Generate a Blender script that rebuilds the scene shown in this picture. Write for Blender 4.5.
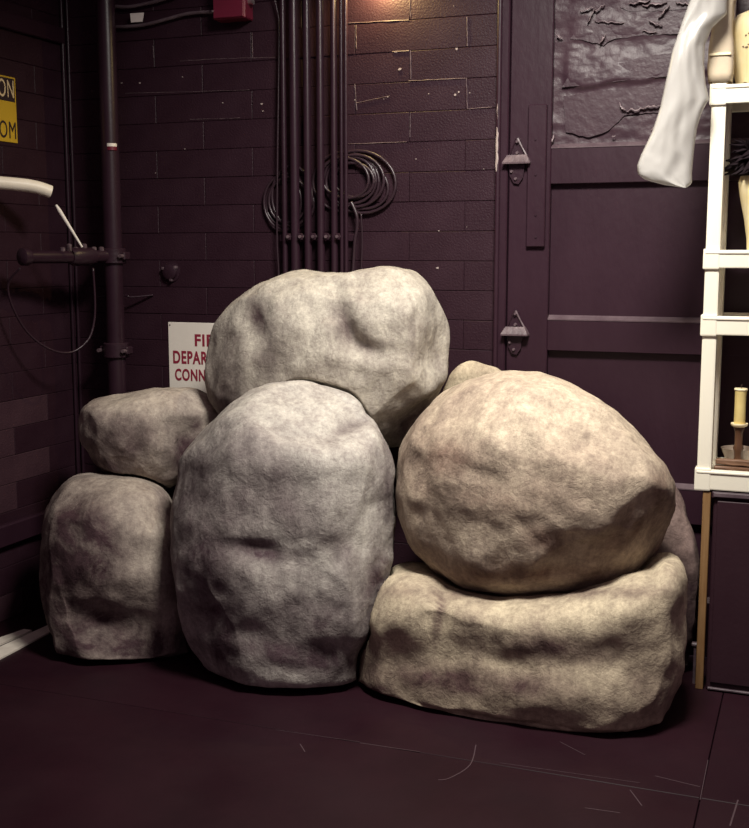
import bpy, bmesh, math, random
import numpy as np
from mathutils import Vector, Matrix, noise

for o in list(bpy.data.objects):
    bpy.data.objects.remove(o, do_unlink=True)
SC = bpy.context.scene
COL = SC.collection
random.seed(7)
rng = np.random.default_rng(7)

# ------------------------------------------------------------------ camera
IW, IH = 749, 828
F = 1150.0
PITCH = math.radians(8.0)
CAMZ = 1.40
cam_d = bpy.data.cameras.new('camera')
cam_d.sensor_fit = 'HORIZONTAL'
cam_d.sensor_width = 36.0
cam_d.lens = F / IW * 36.0
cam = bpy.data.objects.new('camera', cam_d)
cam.location = (0, 0, CAMZ)
cam.rotation_euler = (math.radians(90) - PITCH, 0, 0)
COL.objects.link(cam)
SC.camera = cam

# ------------------------------------------------------------------ light
world = bpy.data.worlds.new('world')
world.use_nodes = True
bg = world.node_tree.nodes['Background']
bg.inputs[0].default_value = (0.66, 0.40, 0.54, 1)
bg.inputs[1].default_value = 0.17
SC.world = world

def area_light(name, loc, target, size, size_y, power, color):
    d = bpy.data.lights.new(name, 'AREA')
    d.shape = 'RECTANGLE'; d.size = size; d.size_y = size_y
    d.energy = power; d.color = color
    o = bpy.data.objects.new(name, d)
    o.location = loc
    o.rotation_euler = (Vector(target) - Vector(loc)).to_track_quat('-Z', 'Y').to_euler()
    COL.objects.link(o)
    return o
key = area_light('ceiling_work_light', (0.36, 2.52, 2.90), (0.36, 3.6, 0.5), 0.6, 0.35, 53, (1.0, 0.95, 0.865))
key.data.spread = math.radians(120)
area_light('room_light', (0.8, 0.3, 3.2), (0.4, 3.6, 0.9), 1.2, 0.6, 5, (1.0, 0.92, 0.85))

SC.view_settings.view_transform = 'Standard'
SC.view_settings.look = 'None'
SC.view_settings.exposure = 0.0
SC.view_settings.gamma = 1.0
SC.view_settings.use_curve_mapping = False

# ------------------------------------------------------------------ geometry of the place
CP, SP = math.cos(PITCH), math.sin(PITCH)
CAM = Vector((0, 0, CAMZ))
def ray(px, py):
    a = (px - IW / 2) / F; b = (IH / 2 - py) / F
    return Vector((a, CP + b * SP, -SP + b * CP))
def pix(px, py, Y):
    d = ray(px, py); return CAM + d * (Y / d.y)
def project(P):
    """numpy (n,3) -> (n,2) picture coordinates of world points"""
    v = P - np.array([0, 0, CAMZ])
    fw = v[:, 1] * CP - v[:, 2] * SP
    up = v[:, 1] * SP + v[:, 2] * CP
    return np.stack([IW / 2 + F * v[:, 0] / fw, IH / 2 - F * up / fw], 1)
YAW = math.radians(21.0)
U = Vector((math.cos(YAW), -math.sin(YAW), 0))          # along the back wall, to the right
N = Vector((-math.sin(YAW), -math.cos(YAW), 0))         # out of the back wall
W0 = pix(430, 264, 4.2); W0.z = 0
def Wp(s, o, z): return W0 + U * s + N * o + Vector((0, 0, z))
def wall_sz(px, py, off=0.0):
    d = ray(px, py); p0 = W0 + N * off
    t = (p0 - CAM).dot(N) / d.dot(N)
    P = CAM + d * t
    return (P - W0).dot(U), P.z
SL = wall_sz(75, 300)[0]                                # where the left wall meets the back wall
def left_oz(px, py, off=0.0):
    d = ray(px, py); p0 = W0 + U * (SL + off)
    t = (p0 - CAM).dot(U) / d.dot(U)
    P = CAM + d * t
    return (P - W0).dot(N), P.z
def floor_pt(px, py):
    d = ray(px, py); return CAM + d * (-CAMZ / d.z)
ROT_B = -YAW                                            # local x along back wall, local y into it
ROT_L = math.pi / 2 - YAW                               # same for the left wall

# ------------------------------------------------------------------ helpers
def tag(o, label=None, cat=None, group=None, kind=None):
    if label: o['label'] = label
    if cat: o['category'] = cat
    if group: o['group'] = group
    if kind: o['kind'] = kind
    return o
def empty(name, loc=(0, 0, 0), rz=0.0, parent=None):
    o = bpy.data.objects.new(name, None); COL.objects.link(o)
    o.empty_display_size = 0.05
    o.location = loc; o.rotation_euler = (0, 0, rz)
    if parent: o.parent = parent
    return o
def obj(name, bm, mat, parent=None, loc=(0, 0, 0), rz=0.0, smooth=False, angle=None):
    if isinstance(bm, bpy.types.Mesh): me = bm
    else:
        bmesh.ops.recalc_face_normals(bm, faces=bm.faces)
        me = bpy.data.meshes.new(name); bm.to_mesh(me); bm.free()
        if mat: me.materials.append(mat)
        if smooth:
            for p in me.polygons: p.use_smooth = True
            if angle is not None:
                me.set_sharp_from_angle(angle=math.radians(angle))
    o = bpy.data.objects.new(name, me); COL.objects.link(o)
    o.location = loc; o.rotation_euler = (0, 0, rz)
    if parent: o.parent = parent
    return o
def box(bm, x0, x1, y0, y1, z0, z1, bev=0.0, seg=1):
    r = bmesh.ops.create_cube(bm, size=1.0)
    vs = r['verts']
    for v in vs:
        v.co = Vector((x0 + (v.co.x + .5) * (x1 - x0), y0 + (v.co.y + .5) * (y1 - y0), z0 + (v.co.z + .5) * (z1 - z0)))
    if bev > 0:
        es = list({e for v in vs for e in v.link_edges})
        bmesh.ops.bevel(bm, geom=es, offset=bev, segments=seg, affect='EDGES', profile=0.6)
    return bm
def nb(): return bmesh.new()
def bx(*a, **k): return box(nb(), *a, **k)
def tube(bm, pts, r, seg=10, cap=True):
    pts = [Vector(p) for p in pts]
    n = len(pts)
    rs = r if isinstance(r, (list, tuple)) else [r] * n
    rings = []
    t0 = (pts[1] - pts[0]).normalized()
    ref = Vector((0, 0, 1)) if abs(t0.z) < .9 else Vector((1, 0, 0))
    a = t0.cross(ref).normalized()
    for i in range(n):
        t = (pts[min(i + 1, n - 1)] - pts[max(i - 1, 0)]).normalized()
        a = (a - t * a.dot(t)).normalized()
        b = t.cross(a)
        rings.append([bm.verts.new(pts[i] + (a * math.cos(2 * math.pi * k / seg) + b * math.sin(2 * math.pi * k / seg)) * rs[i]) for k in range(seg)])
    for i in range(n - 1):
        for k in range(seg):
            bm.faces.new((rings[i][k], rings[i][(k + 1) % seg], rings[i + 1][(k + 1) % seg], rings[i + 1][k]))
    if cap:
        bm.faces.new(rings[0]); bm.faces.new(rings[-1])
    return bm
def spline(pts, n=8, closed=False):
    P = [Vector(p) for p in pts]; out = []
    m = len(P)
    for i in range(m if closed else m - 1):
        if closed: p0, p1, p2, p3 = P[i - 1], P[i], P[(i + 1) % m], P[(i + 2) % m]
        else: p0, p1, p2, p3 = P[max(i - 1, 0)], P[i], P[i + 1], P[min(i + 2, m - 1)]
        for k in range(n):
            t = k / n
            out.append(.5 * ((2 * p1) + (p2 - p0) * t + (2 * p0 - 5 * p1 + 4 * p2 - p3) * t * t + (3 * p1 - p0 - 3 * p2 + p3) * t ** 3))
    out.append(P[0].copy() if closed else P[-1].copy())
    return out
def lathe(bm, prof, seg=24, c=(0, 0, 0)):
    c = Vector(c); rings = []
    for (r, z) in prof:
        rings.append([bm.verts.new(c + Vector((r * math.cos(2 * math.pi * k / seg), r * math.sin(2 * math.pi * k / seg), z))) for k in range(seg)])
    for i in range(len(rings) - 1):
        for k in range(seg):
            bm.faces.new((rings[i][k], rings[i][(k + 1) % seg], rings[i + 1][(k + 1) % seg], rings[i + 1][k]))
    bm.faces.new(rings[0]); bm.faces.new(rings[-1])
    return bm
def prism(bm, poly, y0, y1):
    """poly in local x,z, extruded along local y"""
    a = [bm.verts.new((x, y0, z)) for x, z in poly]; b = [bm.verts.new((x, y1, z)) for x, z in poly]
    bm.faces.new(a); bm.faces.new(b[::-1])
    for i in range(len(poly)):
        j = (i + 1) % len(poly)
        bm.faces.new((a[i], b[i], b[j], a[j]))
    return bm

# ------------------------------------------------------------------ materials
def mat(name, col, rough=0.6, metal=0.0, spec=0.5, var=None, var_scale=6.0, bump=0.0, bump_scale=60.0, coat=0.0, stretch=None):
    m = bpy.data.materials.new(name); m.use_nodes = True
    nt = m.node_tree; b = nt.nodes['Principled BSDF']
    b.inputs['Base Color'].default_value = (*col, 1)
    b.inputs['Roughness'].default_value = rough
    b.inputs['Metallic'].default_value = metal
    b.inputs['Specular IOR Level'].default_value = spec
    if coat: b.inputs['Coat Weight'].default_value = coat
    tc = nt.nodes.new('ShaderNodeTexCoord'); vec = tc.outputs['Object']
    if stretch:
        mp = nt.nodes.new('ShaderNodeMapping'); mp.inputs['Scale'].default_value = stretch
        nt.links.new(vec, mp.inputs['Vector']); vec = mp.outputs['Vector']
    if var:
        n = nt.nodes.new('ShaderNodeTexNoise'); n.inputs['Scale'].default_value = var_scale
        n.inputs['Detail'].default_value = 6; n.inputs['Roughness'].default_value = .65
        nt.links.new(vec, n.inputs['Vector'])
        r = nt.nodes.new('ShaderNodeValToRGB')
        r.color_ramp.elements[0].position = .35; r.color_ramp.elements[1].position = .68
        r.color_ramp.elements[0].color = (*col, 1); r.color_ramp.elements[1].color = (*var, 1)
        nt.links.new(n.outputs['Fac'], r.inputs['Fac']); nt.links.new(r.outputs['Color'], b.inputs['Base Color'])
    if bump:
        n2 = nt.nodes.new('ShaderNodeTexNoise'); n2.inputs['Scale'].default_value = bump_scale
        n2.inputs['Detail'].default_value = 5
        nt.links.new(vec, n2.inputs['Vector'])
        bp = nt.nodes.new('ShaderNodeBump'); bp.inputs['Strength'].default_value = bump; bp.inputs['Distance'].default_value = .004
        nt.links.new(n2.outputs['Fac'], bp.inputs['Height']); nt.links.new(bp.outputs['Normal'], b.inputs['Normal'])
    return m
PLUM = (0.062, 0.036, 0.047)
M = {}
M['block'] = mat('black_block_paint', (0.0215, 0.0072, 0.0130), .5, spec=.25, var=(0.030, 0.0122, 0.0195), var_scale=5, bump=.5, bump_scale=140)
M['mortar'] = mat('painted_mortar', (0.026, 0.010, 0.017), .65, spec=.25, bump=.4)
M['door'] = mat('black_door_paint', (0.0235, 0.0082, 0.0152), .42, spec=.32, var=(0.031, 0.0125, 0.0210), var_scale=4, bump=.25, bump_scale=45, stretch=(1, 1, .5))
M['peel'] = mat('peeling_door_paint', (0.038, 0.0185, 0.027), .45, spec=.4, var=(0.056, 0.031, 0.040), var_scale=9, bump=.5, bump_scale=50)
M['iron'] = mat('painted_iron', (0.026, 0.011, 0.018), .36, spec=.45, bump=.3, bump_scale=80)
M['pipe'] = mat('painted_pipe', (0.021, 0.0080, 0.014), .34, spec=.4, var=(.028, .012, .02), bump=.1, bump_scale=40)
M['cable'] = mat('black_cable', (0.028, 0.014, 0.02), .36, spec=.5)
M['white_chip'] = mat('bare_chip', (0.36, 0.29, 0.27), .7)
M['white_res'] = mat('white_resin', (0.80, 0.755, 0.63), .45, spec=.4, var=(.84, .80, .68), var_scale=3, bump=.05)
M['sign'] = mat('sign_white', (0.86, 0.81, 0.72), .5, var=(.78, .72, .64), var_scale=4)
M['sign_red'] = mat('sign_red', (0.27, 0.020, 0.045), .5)
M['yellow'] = mat('sign_yellow', (0.62, 0.40, 0.03), .45)
M['sign_black'] = mat('sign_black', (0.03, 0.016, 0.02), .5)
M['sign_cream'] = mat('sign_cream', (0.75, 0.60, 0.35), .5)
M['red'] = mat('alarm_red', (0.15, 0.009, 0.030), .5, var=(.12, .008, .024))
M['label_white'] = mat('label_white', (0.85, 0.80, 0.72), .6)
M['white_pipe'] = mat('white_pipe', (0.95, 0.88, 0.74), .45, var=(.85, .77, .62), var_scale=9)
M['chrome'] = mat('worn_chrome', (0.75, 0.70, 0.72), .22, metal=1.0)
M['candle'] = mat('candle_wax', (0.72, 0.58, 0.24), .5, var=(.66, .5, .18), var_scale=12)
M['candle_pale'] = mat('candle_wax_pale', (0.86, 0.74, 0.48), .5)
M['wick'] = mat('burnt_wick', (0.05, 0.03, 0.02), .9)
M['turned_wood'] = mat('turned_wood', (0.07, 0.03, 0.016), .35, var=(.15, .075, .04), var_scale=14, stretch=(1, 1, .3))
M['old_wood'] = mat('old_wood', (0.10, 0.045, 0.022), .6, var=(.27, .15, .085), var_scale=16, stretch=(.25, 1, 2), bump=.4)
M['glass_dish'] = mat('clouded_dish', (0.42, 0.33, 0.26), .25, spec=.7, var=(.55, .45, .36), var_scale=20)
M['strip_wood'] = mat('bare_batten', (0.20, 0.10, 0.035), .6, var=(.30, .175, .075), var_scale=14, stretch=(4, 4, .35), bump=.2)
M['cabinet'] = mat('black_cabinet', (0.030, 0.0115, 0.0175), .5, spec=.25, var=(.034, .0145, .0205), bump=.15)
M['cab_edge'] = mat('worn_edge', (0.1320, 0.0960, 0.1080), .5, var=(0.0600, 0.0360, 0.0480), var_scale=20)
M['urn'] = mat('yellow_glaze', (0.60, 0.49, 0.25), .4, var=(.68, .60, .40), var_scale=7, spec=.4)
M['urn_dark'] = mat('dark_speck', (0.10, 0.06, 0.035), .7)
M['feather'] = mat('black_fluff', (0.010, 0.005, 0.0075), .8, spec=.15)
M['sleeve'] = mat('beige_sleeve', (0.56, 0.47, 0.33), .7, var=(.42, .34, .26), var_scale=8)
M['board'] = mat('pale_board', (0.80, 0.74, 0.64), .6, var=(.6, .53, .46), var_scale=10, bump=.2)
M['grey_cable'] = mat('dusty_grey_cable', (.14, .105, .115), .5, var=(.07, .045, .055), var_scale=12)
M['bulb'] = mat('lamp_glass', (0.9, 0.7, 0.4), .3)
M['bolt'] = mat('bolt_metal', (0.5, 0.42, 0.42), .3, metal=.8)
# floor: glossy black paint with scuffs
m = mat('black_floor_paint', (0.0145, 0.0042, 0.0076), .45, spec=.18, var=(.021, .0062, .0104), var_scale=2.2, bump=.12, bump_scale=30)
nt = m.node_tree; b = nt.nodes['Principled BSDF']
tc = nt.nodes.new('ShaderNodeTexCoord'); n = nt.nodes.new('ShaderNodeTexNoise'); n.inputs['Scale'].default_value = 3.0
n.inputs['Detail'].default_value = 8
r = nt.nodes.new('ShaderNodeMapRange'); r.inputs[1].default_value = .3; r.inputs[2].default_value = .7; r.inputs[3].default_value = .38; r.inputs[4].default_value = .6
nt.links.new(tc.outputs['Object'], n.inputs['Vector']); nt.links.new(n.outputs['Fac'], r.inputs[0]); nt.links.new(r.outputs[0], b.inputs['Roughness'])
M['floor'] = m
# plastic bag
m = bpy.data.materials.new('white_plastic_film'); m.use_nodes = True
nt = m.node_tree; b = nt.nodes['Principled BSDF']
b.inputs['Base Color'].default_value = (.52, .505, .485, 1); b.inputs['Roughness'].default_value = .3
tr = nt.nodes.new('ShaderNodeBsdfTranslucent'); tr.inputs[0].default_value = (.6, .58, .55, 1)
tp = nt.nodes.new('ShaderNodeBsdfTransparent')
mx = nt.nodes.new('ShaderNodeMixShader'); mx.inputs[0].default_value = .35
mx2 = nt.nodes.new('ShaderNodeMixShader'); mx2.inputs[0].default_value = .12
nt.links.new(b.outputs[0], mx.inputs[1]); nt.links.new(tr.outputs[0], mx.inputs[2])
nt.links.new(mx.outputs[0], mx2.inputs[1]); nt.links.new(tp.outputs[0], mx2.inputs[2])
nt.links.new(mx2.outputs[0], nt.nodes['Material Output'].inputs[0])
M['film'] = m

def rock_mat(name, light, mid, dark, wash, seed, wash_lo=.5, wash_hi=.75):
    """scenic paint: blotches of three tones, thin plum-brown washes, papier-mache relief"""
    m = bpy.data.materials.new(name); m.use_nodes = True
    nt = m.node_tree; b = nt.nodes['Principled BSDF']; L = nt.links.new
    b.inputs['Roughness'].default_value = .78; b.inputs['Specular IOR Level'].default_value = .25
    tc = nt.nodes.new('ShaderNodeTexCoord'); mp = nt.nodes.new('ShaderNodeMapping')
    mp.inputs['Location'].default_value = (seed * 3.7, seed * 1.9, seed * .83); L(tc.outputs['Object'], mp.inputs['Vector'])
    def nz(scale, detail, rough=.6, dist=0.0):
        n = nt.nodes.new('ShaderNodeTexNoise'); n.inputs['Scale'].default_value = scale; n.inputs['Detail'].default_value = detail
        n.inputs['Roughness'].default_value = rough; n.inputs['Distortion'].default_value = dist
        L(mp.outputs['Vector'], n.inputs['Vector']); return n.outputs['Fac']
    def ramp(fac, stops):
        r = nt.nodes.new('ShaderNodeValToRGB'); e = r.color_ramp.elements
        while len(e) < len(stops): e.new(.5)
        for k, (p, c) in enumerate(stops): e[k].position = p; e[k].color = (*c, 1)
        L(fac, r.inputs['Fac']); return r.outputs['Color']
    def mixc(fac, a, c, mode='MIX'):
        x = nt.nodes.new('ShaderNodeMix'); x.data_type = 'RGBA'; x.blend_type = mode
        if isinstance(fac, float): x.inputs[0].default_value = fac
        else: L(fac, x.inputs[0])
        for s, v in ((6, a), (7, c)):
            if isinstance(v, tuple): x.inputs[s].default_value = (*v, 1)
            else: L(v, x.inputs[s])
        return x.outputs[2]
    base = ramp(nz(2.4, 6, .58, .3), [(.28, tuple(.35 * p + .65 * q for p, q in zip(light, mid))), (.52, light), (.74, tuple(.6 * p + .4 * q for p, q in zip(light, mid)))])
    washf = ramp(nz(2.6, 8, .68, .8), [(wash_lo, (0, 0, 0)), (wash_hi, (1, 1, 1))])
    wf = nt.nodes.new('ShaderNodeMath'); wf.operation = 'MULTIPLY'; wf.inputs[1].default_value = .62; L(washf, wf.inputs[0])
    c = mixc(wf.outputs[0], base, wash)
    at = nt.nodes.new('ShaderNodeAttribute'); at.attribute_name = 'paint_stain_shade'
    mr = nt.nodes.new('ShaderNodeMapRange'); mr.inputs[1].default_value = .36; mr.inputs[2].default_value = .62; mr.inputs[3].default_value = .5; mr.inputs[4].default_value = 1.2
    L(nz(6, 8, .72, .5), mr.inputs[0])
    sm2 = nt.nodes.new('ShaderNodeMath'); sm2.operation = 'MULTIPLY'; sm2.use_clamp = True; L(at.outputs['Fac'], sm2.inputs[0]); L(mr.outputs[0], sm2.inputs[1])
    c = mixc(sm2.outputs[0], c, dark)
    mp2 = nt.nodes.new('ShaderNodeMapping'); mp2.inputs['Scale'].default_value = (1, 1, .22); L(mp.outputs['Vector'], mp2.inputs['Vector'])
    sn = nt.nodes.new('ShaderNodeTexNoise'); sn.inputs['Scale'].default_value = 22; sn.inputs['Detail'].default_value = 7; sn.inputs['Roughness'].default_value = .7
    L(mp2.outputs['Vector'], sn.inputs['Vector'])
    c = mixc(1.0, c, ramp(sn.outputs['Fac'], [(.32, (.70, .68, .69)), (.60, (1.08, 1.08, 1.07))]), 'MULTIPLY')
    c = mixc(1.0, c, ramp(nz(6.5, 8, .7, .6), [(.34, (.80, .775, .785)), (.56, (1.06, 1.06, 1.05))]), 'MULTIPLY')
    fine = ramp(nz(58, 7, .8), [(.34, (.70, .675, .685)), (.60, (1.10, 1.10, 1.09))])
    c = mixc(1.0, c, fine, 'MULTIPLY')
    L(c, b.inputs['Base Color'])
    bp = nt.nodes.new('ShaderNodeBump'); bp.inputs['Strength'].default_value = .75; bp.inputs['Distance'].default_value = .007
    L(nz(26, 9, .7, .5), bp.inputs['Height'])
    bp2 = nt.nodes.new('ShaderNodeBump'); bp2.inputs['Strength'].default_value = .55; bp2.inputs['Distance'].default_value = .003
    L(nz(95, 4, .6), bp2.inputs['Height']); L(bp.outputs['Normal'], bp2.inputs['Normal'])
    L(bp2.outputs['Normal'], b.inputs['Normal'])
    return m

# ------------------------------------------------------------------ floor
zx = wall_sz
fr = empty('floor', Wp(0, 0, 0), ROT_B); tag(fr, kind='structure')
obj('subfloor', bx(-4.0, 4.0, -6.0, .25, -.12, -.014), M['mortar'], fr)
J = floor_pt(350, 741); jo = (J - W0).dot(N)               # joint running along the wall
K = floor_pt(702, 790); ks = (K - W0).dot(U)               # joint running across it
PW, PL = 1.22, 2.44
pm = {}
def panel_mesh(x, y):
    k = (round(x, 3), round(y, 3))
    if k not in pm:
        bm = bx(0.0015, x - .0015, 0.0015, y - .0015, -.013, 0, bev=.0015)
        me = bpy.data.meshes.new('floor_panel'); bmesh.ops.recalc_face_normals(bm, faces=bm.faces); bm.to_mesh(me); bm.free()
        me.materials.append(M['floor']); pm[k] = me
    return pm[k]
rows = [(-jo, .2)]
y = -jo
while y > -5.6: rows.append((y - PW, y)); y -= PW
for i, (y0, y1) in enumerate(rows):
    x = ks - PL * 2
    if i == 1: x = ks - PL * 2
    while x < 3.6:
        o = obj('floor_panel', panel_mesh(PL, y1 - y0), None, fr, (x, y0, 0))
        x += PL
# scuffs in the floor paint: thin scratched lines
def scuff(pts, w):
    P = [floor_pt(*p) for p in pts]
    L3 = spline(P, 6); bm = nb(); prev = None
    for i, p in enumerate(L3):
        t = (L3[min(i + 1, len(L3) - 1)] - L3[max(i - 1, 0)]).normalized(); a = Vector((-t.y, t.x, 0)) * w * .5
        cur = (bm.verts.new(p + a + Vector((0, 0, .0006))), bm.verts.new(p - a + Vector((0, 0, .0006))))
        if prev: bm.faces.new((prev[0], prev[1], cur[1], cur[0]))
        prev = cur
    inv = Matrix.Rotation(-ROT_B, 4, 'Z') @ Matrix.Translation(-Vector(W0))
    bm.transform(inv)
    return obj('scratch', bm, M['scuff'], fr)
M['scuff'] = mat('scratched_paint', (.06, .034, .042), .6)
for pts, w in (([(476, 745), (470, 765), (450, 778), (438, 780)], .003), ([(630, 790), (642, 806)], .003), ([(738, 800), (730, 826)], .004),
               ([(585, 808), (620, 813)], .003), ([(655, 776), (700, 787)], .003), ([(300, 744), (305, 752)], .003), ([(560, 742), (585, 755)], .002),
               ([(276, 730), (360, 742)], .0015), ([(360, 743), (420, 752)], .0025), ([(500, 763), (640, 783)], .002), ([(708, 760), (700, 800)], .002)):
    scuff(pts, w)

# ------------------------------------------------------------------ back wall: blocks, each its own piece
H = (zx(410, 20)[1] - zx(410, 261)[1]) / 8.0
LB = zx(466, 65)[0] - zx(355, 65)[0]
zj = zx(410, 20)[1]                                         # a bed joint
sj = zx(355, 34)[0]                                         # a head joint in the course right below that bed joint
S_END = zx(496, 260)[0]
wb = empty('wall_back', Wp(0, 0, 0), ROT_B); tag(wb, kind='structure')
obj('wall_core', bx(SL - .2, S_END, .0035, .16, 0, 3.0), M['mortar'], wb)
blk = {}
def block_mesh(l, h, key):
    k = (round(l, 3), round(h, 3), key)
    if k not in blk:
        bm = bx(.0006, l - .0006, 0, .03, .0006, h - .0006, bev=.0018)
        me = bpy.data.meshes.new('block'); bmesh.ops.recalc_face_normals(bm, faces=bm.faces); bm.to_mesh(me); bm.free()
        me.materials.append(M['block']); blk[k] = me
    return blk[k]
k0 = math.floor(zj / H); z = zj - k0 * H
course = k0; zc = [0.0]
ci = -k0
zlo = 0.0; idx = 0
while zlo < 2.75:
    zhi = z if idx == 0 else zlo + H
    if idx == 0 and z < .02: zhi = z + H; ci += 1
    # course directly below zj has parity 0
    par = int(round((zj - zhi) / H)) % 2
    x = sj - (0 if par == 0 else LB / 2)
    x -= math.ceil((x - SL) / LB) * LB
    while x < S_END - .01:
        a, e = max(x, SL), min(x + LB, S_END)
        if e - a > .015:
            obj('block', block_mesh(e - a, zhi - zlo, 0), None, wb, (a, random.uniform(-.0012, .0012) - .0005, zlo))
        x += LB
    zlo = zhi; idx += 1
# chips where the paint is knocked off
def chip(px, py, r, parent=wb, off=.0015, m='white_chip'):
    r *= .75
    s, zz = wall_sz(px, py)
    bm = nb(); k = random.randint(5, 7)
    poly = [(s + r * random.uniform(.3, 1.4) * math.cos(6.283 * i / k), zz + r * random.uniform(.4, .9) * math.sin(6.283 * i / k)) for i in range(k)]
    prism(bm, poly, -off - .0012, 0)
    obj('paint_chip', bm, M[m], parent)
for a in ((400, 69, .010), (457, 49, .009), (396, 52, .006), (439, 231, .004), (438, 268, .008), (262, 104, .006), (263, 111, .004), (455, 95, .008), (459, 92, .006),
          (416, 159, .004), (183, 77, .005), (223, 103, .004), (185, 149, .004), (454, 6, .003), (470, 93, .004), (140, 83, .006), (122, 83, .005), (156, 173, .004),
          (484, 169, .003), (388, 97, .004), (384, 99, .003), (429, 94, .004), (467, 227, .003), (355, 100, .003)):
    chip(*a)

M['worn_joint'] = mat('worn_joint', (.17, .12, .125), .6, var=(.07, .04, .05), var_scale=40)
for (x0, y0, x1, y1, w) in ((348, 23.3, 409, 20, .0035), (410, 0, 410.5, 17, .003), (467, 17, 467.5, 46, .0035), (356, 25, 356.5, 49, .003), (410.5, 50.5, 411, 79, .004), (392.5, 51.7, 409, 51, .004),
        (409, 81, 467, 78.3, .003), (466.5, 78.5, 467.5, 109, .003), (467.5, 109, 492, 107, .003), (355, 84, 357, 110.5, .003), (410.5, 113, 410, 137, .003), (348, 144, 407, 142, .003), (356, 103, 390, 96, .003),
        (180, 61, 225, 58.5, .0025), (225, 58.5, 275, 57.5, .002), (125, 93.5, 250, 90, .002), (252, 33, 253, 57, .0025), (190, 119.5, 240, 118, .0018), (153, 46, 154, 58, .003)):
    (a0, b0), (a1, b1) = zx(x0, y0), zx(x1, y1); n_ = 9; P = []
    for i in range(n_ + 1): P.append((a0 + (a1 - a0) * i / n_ + random.uniform(-.0008, .0008), -.0015, b0 + (b1 - b0) * i / n_ + random.uniform(-.0008, .0008)))
    bm = nb(); tube(bm, P, [w * random.uniform(.25, .6) for _ in P], 5); obj('chipped_edge', bm, M['worn_joint'], wb)

# ------------------------------------------------------------------ left wall
M['lit_block'] = mat('lit_patch_block_paint', (0.040, 0.017, 0.025), .6, spec=.28, var=(0.055, 0.025, 0.034), var_scale=7, bump=.6, bump_scale=120)
LIT_PATCH = (left_oz(10, 508)[1], left_oz(10, 392)[1], .0, left_oz(10, 590)[1])  # courses where a paler block colour paints in a patch of light
wl = empty('wall_left', Wp(SL, 0, 0), ROT_L); tag(wl, kind='structure')
obj('wall_core', bx(-1.6, 0.0, .0035, .16, 0, 3.0), M['mortar'], wl)
zlo = 0.0; idx = 0
while zlo < 2.75:
    zhi = z if (idx == 0 and z >= .02) else zlo + H
    x = -(LB / 2 if idx % 2 else LB)
    first = True; e = 0.0
    while e > -1.55:
        a = e - (LB / 2 if (first and idx % 2) else LB)
        o = obj('block', block_mesh(e - a, zhi - zlo, 0), None, wl, (a, random.uniform(-.0012, .0012), zlo))
        zm = (zlo + zhi) / 2
        if not first and (LIT_PATCH[0] < zm < LIT_PATCH[1] or LIT_PATCH[2] < zm < LIT_PATCH[3]):
            o.material_slots[0].link = 'OBJECT'; o.material_slots[0].material = M['lit_block']
        e = a; first = False
    zlo = zhi; idx += 1
# head trim and low ledge on the left wall
def lz(px, py, off=0): return left_oz(px, py, off)
zt = lz(30, 33)[1]
t1 = obj('trim_1', bx(-1.5, -.04, -.02, 0, zt - .012, zt + .05, bev=.004), M['door'], None, Wp(SL, 0, 0), ROT_L); tag(t1, kind='structure')
za, zb_ = lz(10, 543)[1], lz(10, 512)[1]
t2 = obj('trim_2', bx(-1.5, -.02, -.03, 0, za, zb_ - .035, bev=.006), M['door'], None, Wp(SL, 0, 0), ROT_L); tag(t2, kind='structure')

# ------------------------------------------------------------------ door in the back wall
def door_x(px, py=260, off=0): return zx(px, py, off)[0]
D0 = door_x(508); D1 = D0 + 1.30
dr = empty('door_1', Wp(0, 0, 0), ROT_B); tag(dr, kind='structure')
FT = -.004                                                  # face of stiles and rails (local y)
PN = .022                                                   # face of the recessed panels
M['lit_edge'] = mat('lit_moulding', (.115, .08, .09), .45, var=(.06, .034, .044), var_scale=14)
xs0, xs1 = D0, door_x(549)
xr0 = D1 - (xs1 - xs0)
z1b, z1t = zx(600, 183)[1], zx(600, 147)[1]                 # upper rail
z2b, z2t = zx(600, 352)[1], zx(600, 321)[1]                 # middle rail
z3t = zx(690, 490)[1]; z3b = z3t - .12
ZT = 2.75
obj('stile', bx(xs0, xs1, FT, .04, .01, ZT, bev=.003), M['door'], dr)
obj('stile', bx(xr0, D1, FT, .04, .01, ZT, bev=.003), M['door'], dr)
for (a, c) in ((z1b, z1t), (z2b, z2t), (z3b, z3t), (.01, .2), (2.5, ZT)):
    obj('rail', bx(xs1, xr0, FT + .0015, .04, a, c, bev=.002), M['door'], dr)
for (a, c) in ((z1t, 2.5), (z2t, z1b), (z3t, z2b), (.2, z3b)):
    if a != z1t:
        obj('panel', bx(xs1, xr0, PN, .04, a, c), M['door'], dr)
    # sloped moulding at each panel foot; paler colour paints in the caught light
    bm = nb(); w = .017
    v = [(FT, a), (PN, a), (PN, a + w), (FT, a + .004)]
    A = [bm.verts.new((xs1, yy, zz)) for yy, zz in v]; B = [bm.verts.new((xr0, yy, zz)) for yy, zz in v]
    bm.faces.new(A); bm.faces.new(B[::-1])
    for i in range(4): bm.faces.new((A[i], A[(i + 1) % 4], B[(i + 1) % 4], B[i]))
    obj('moulding', bm, M['lit_edge'], dr)
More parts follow.
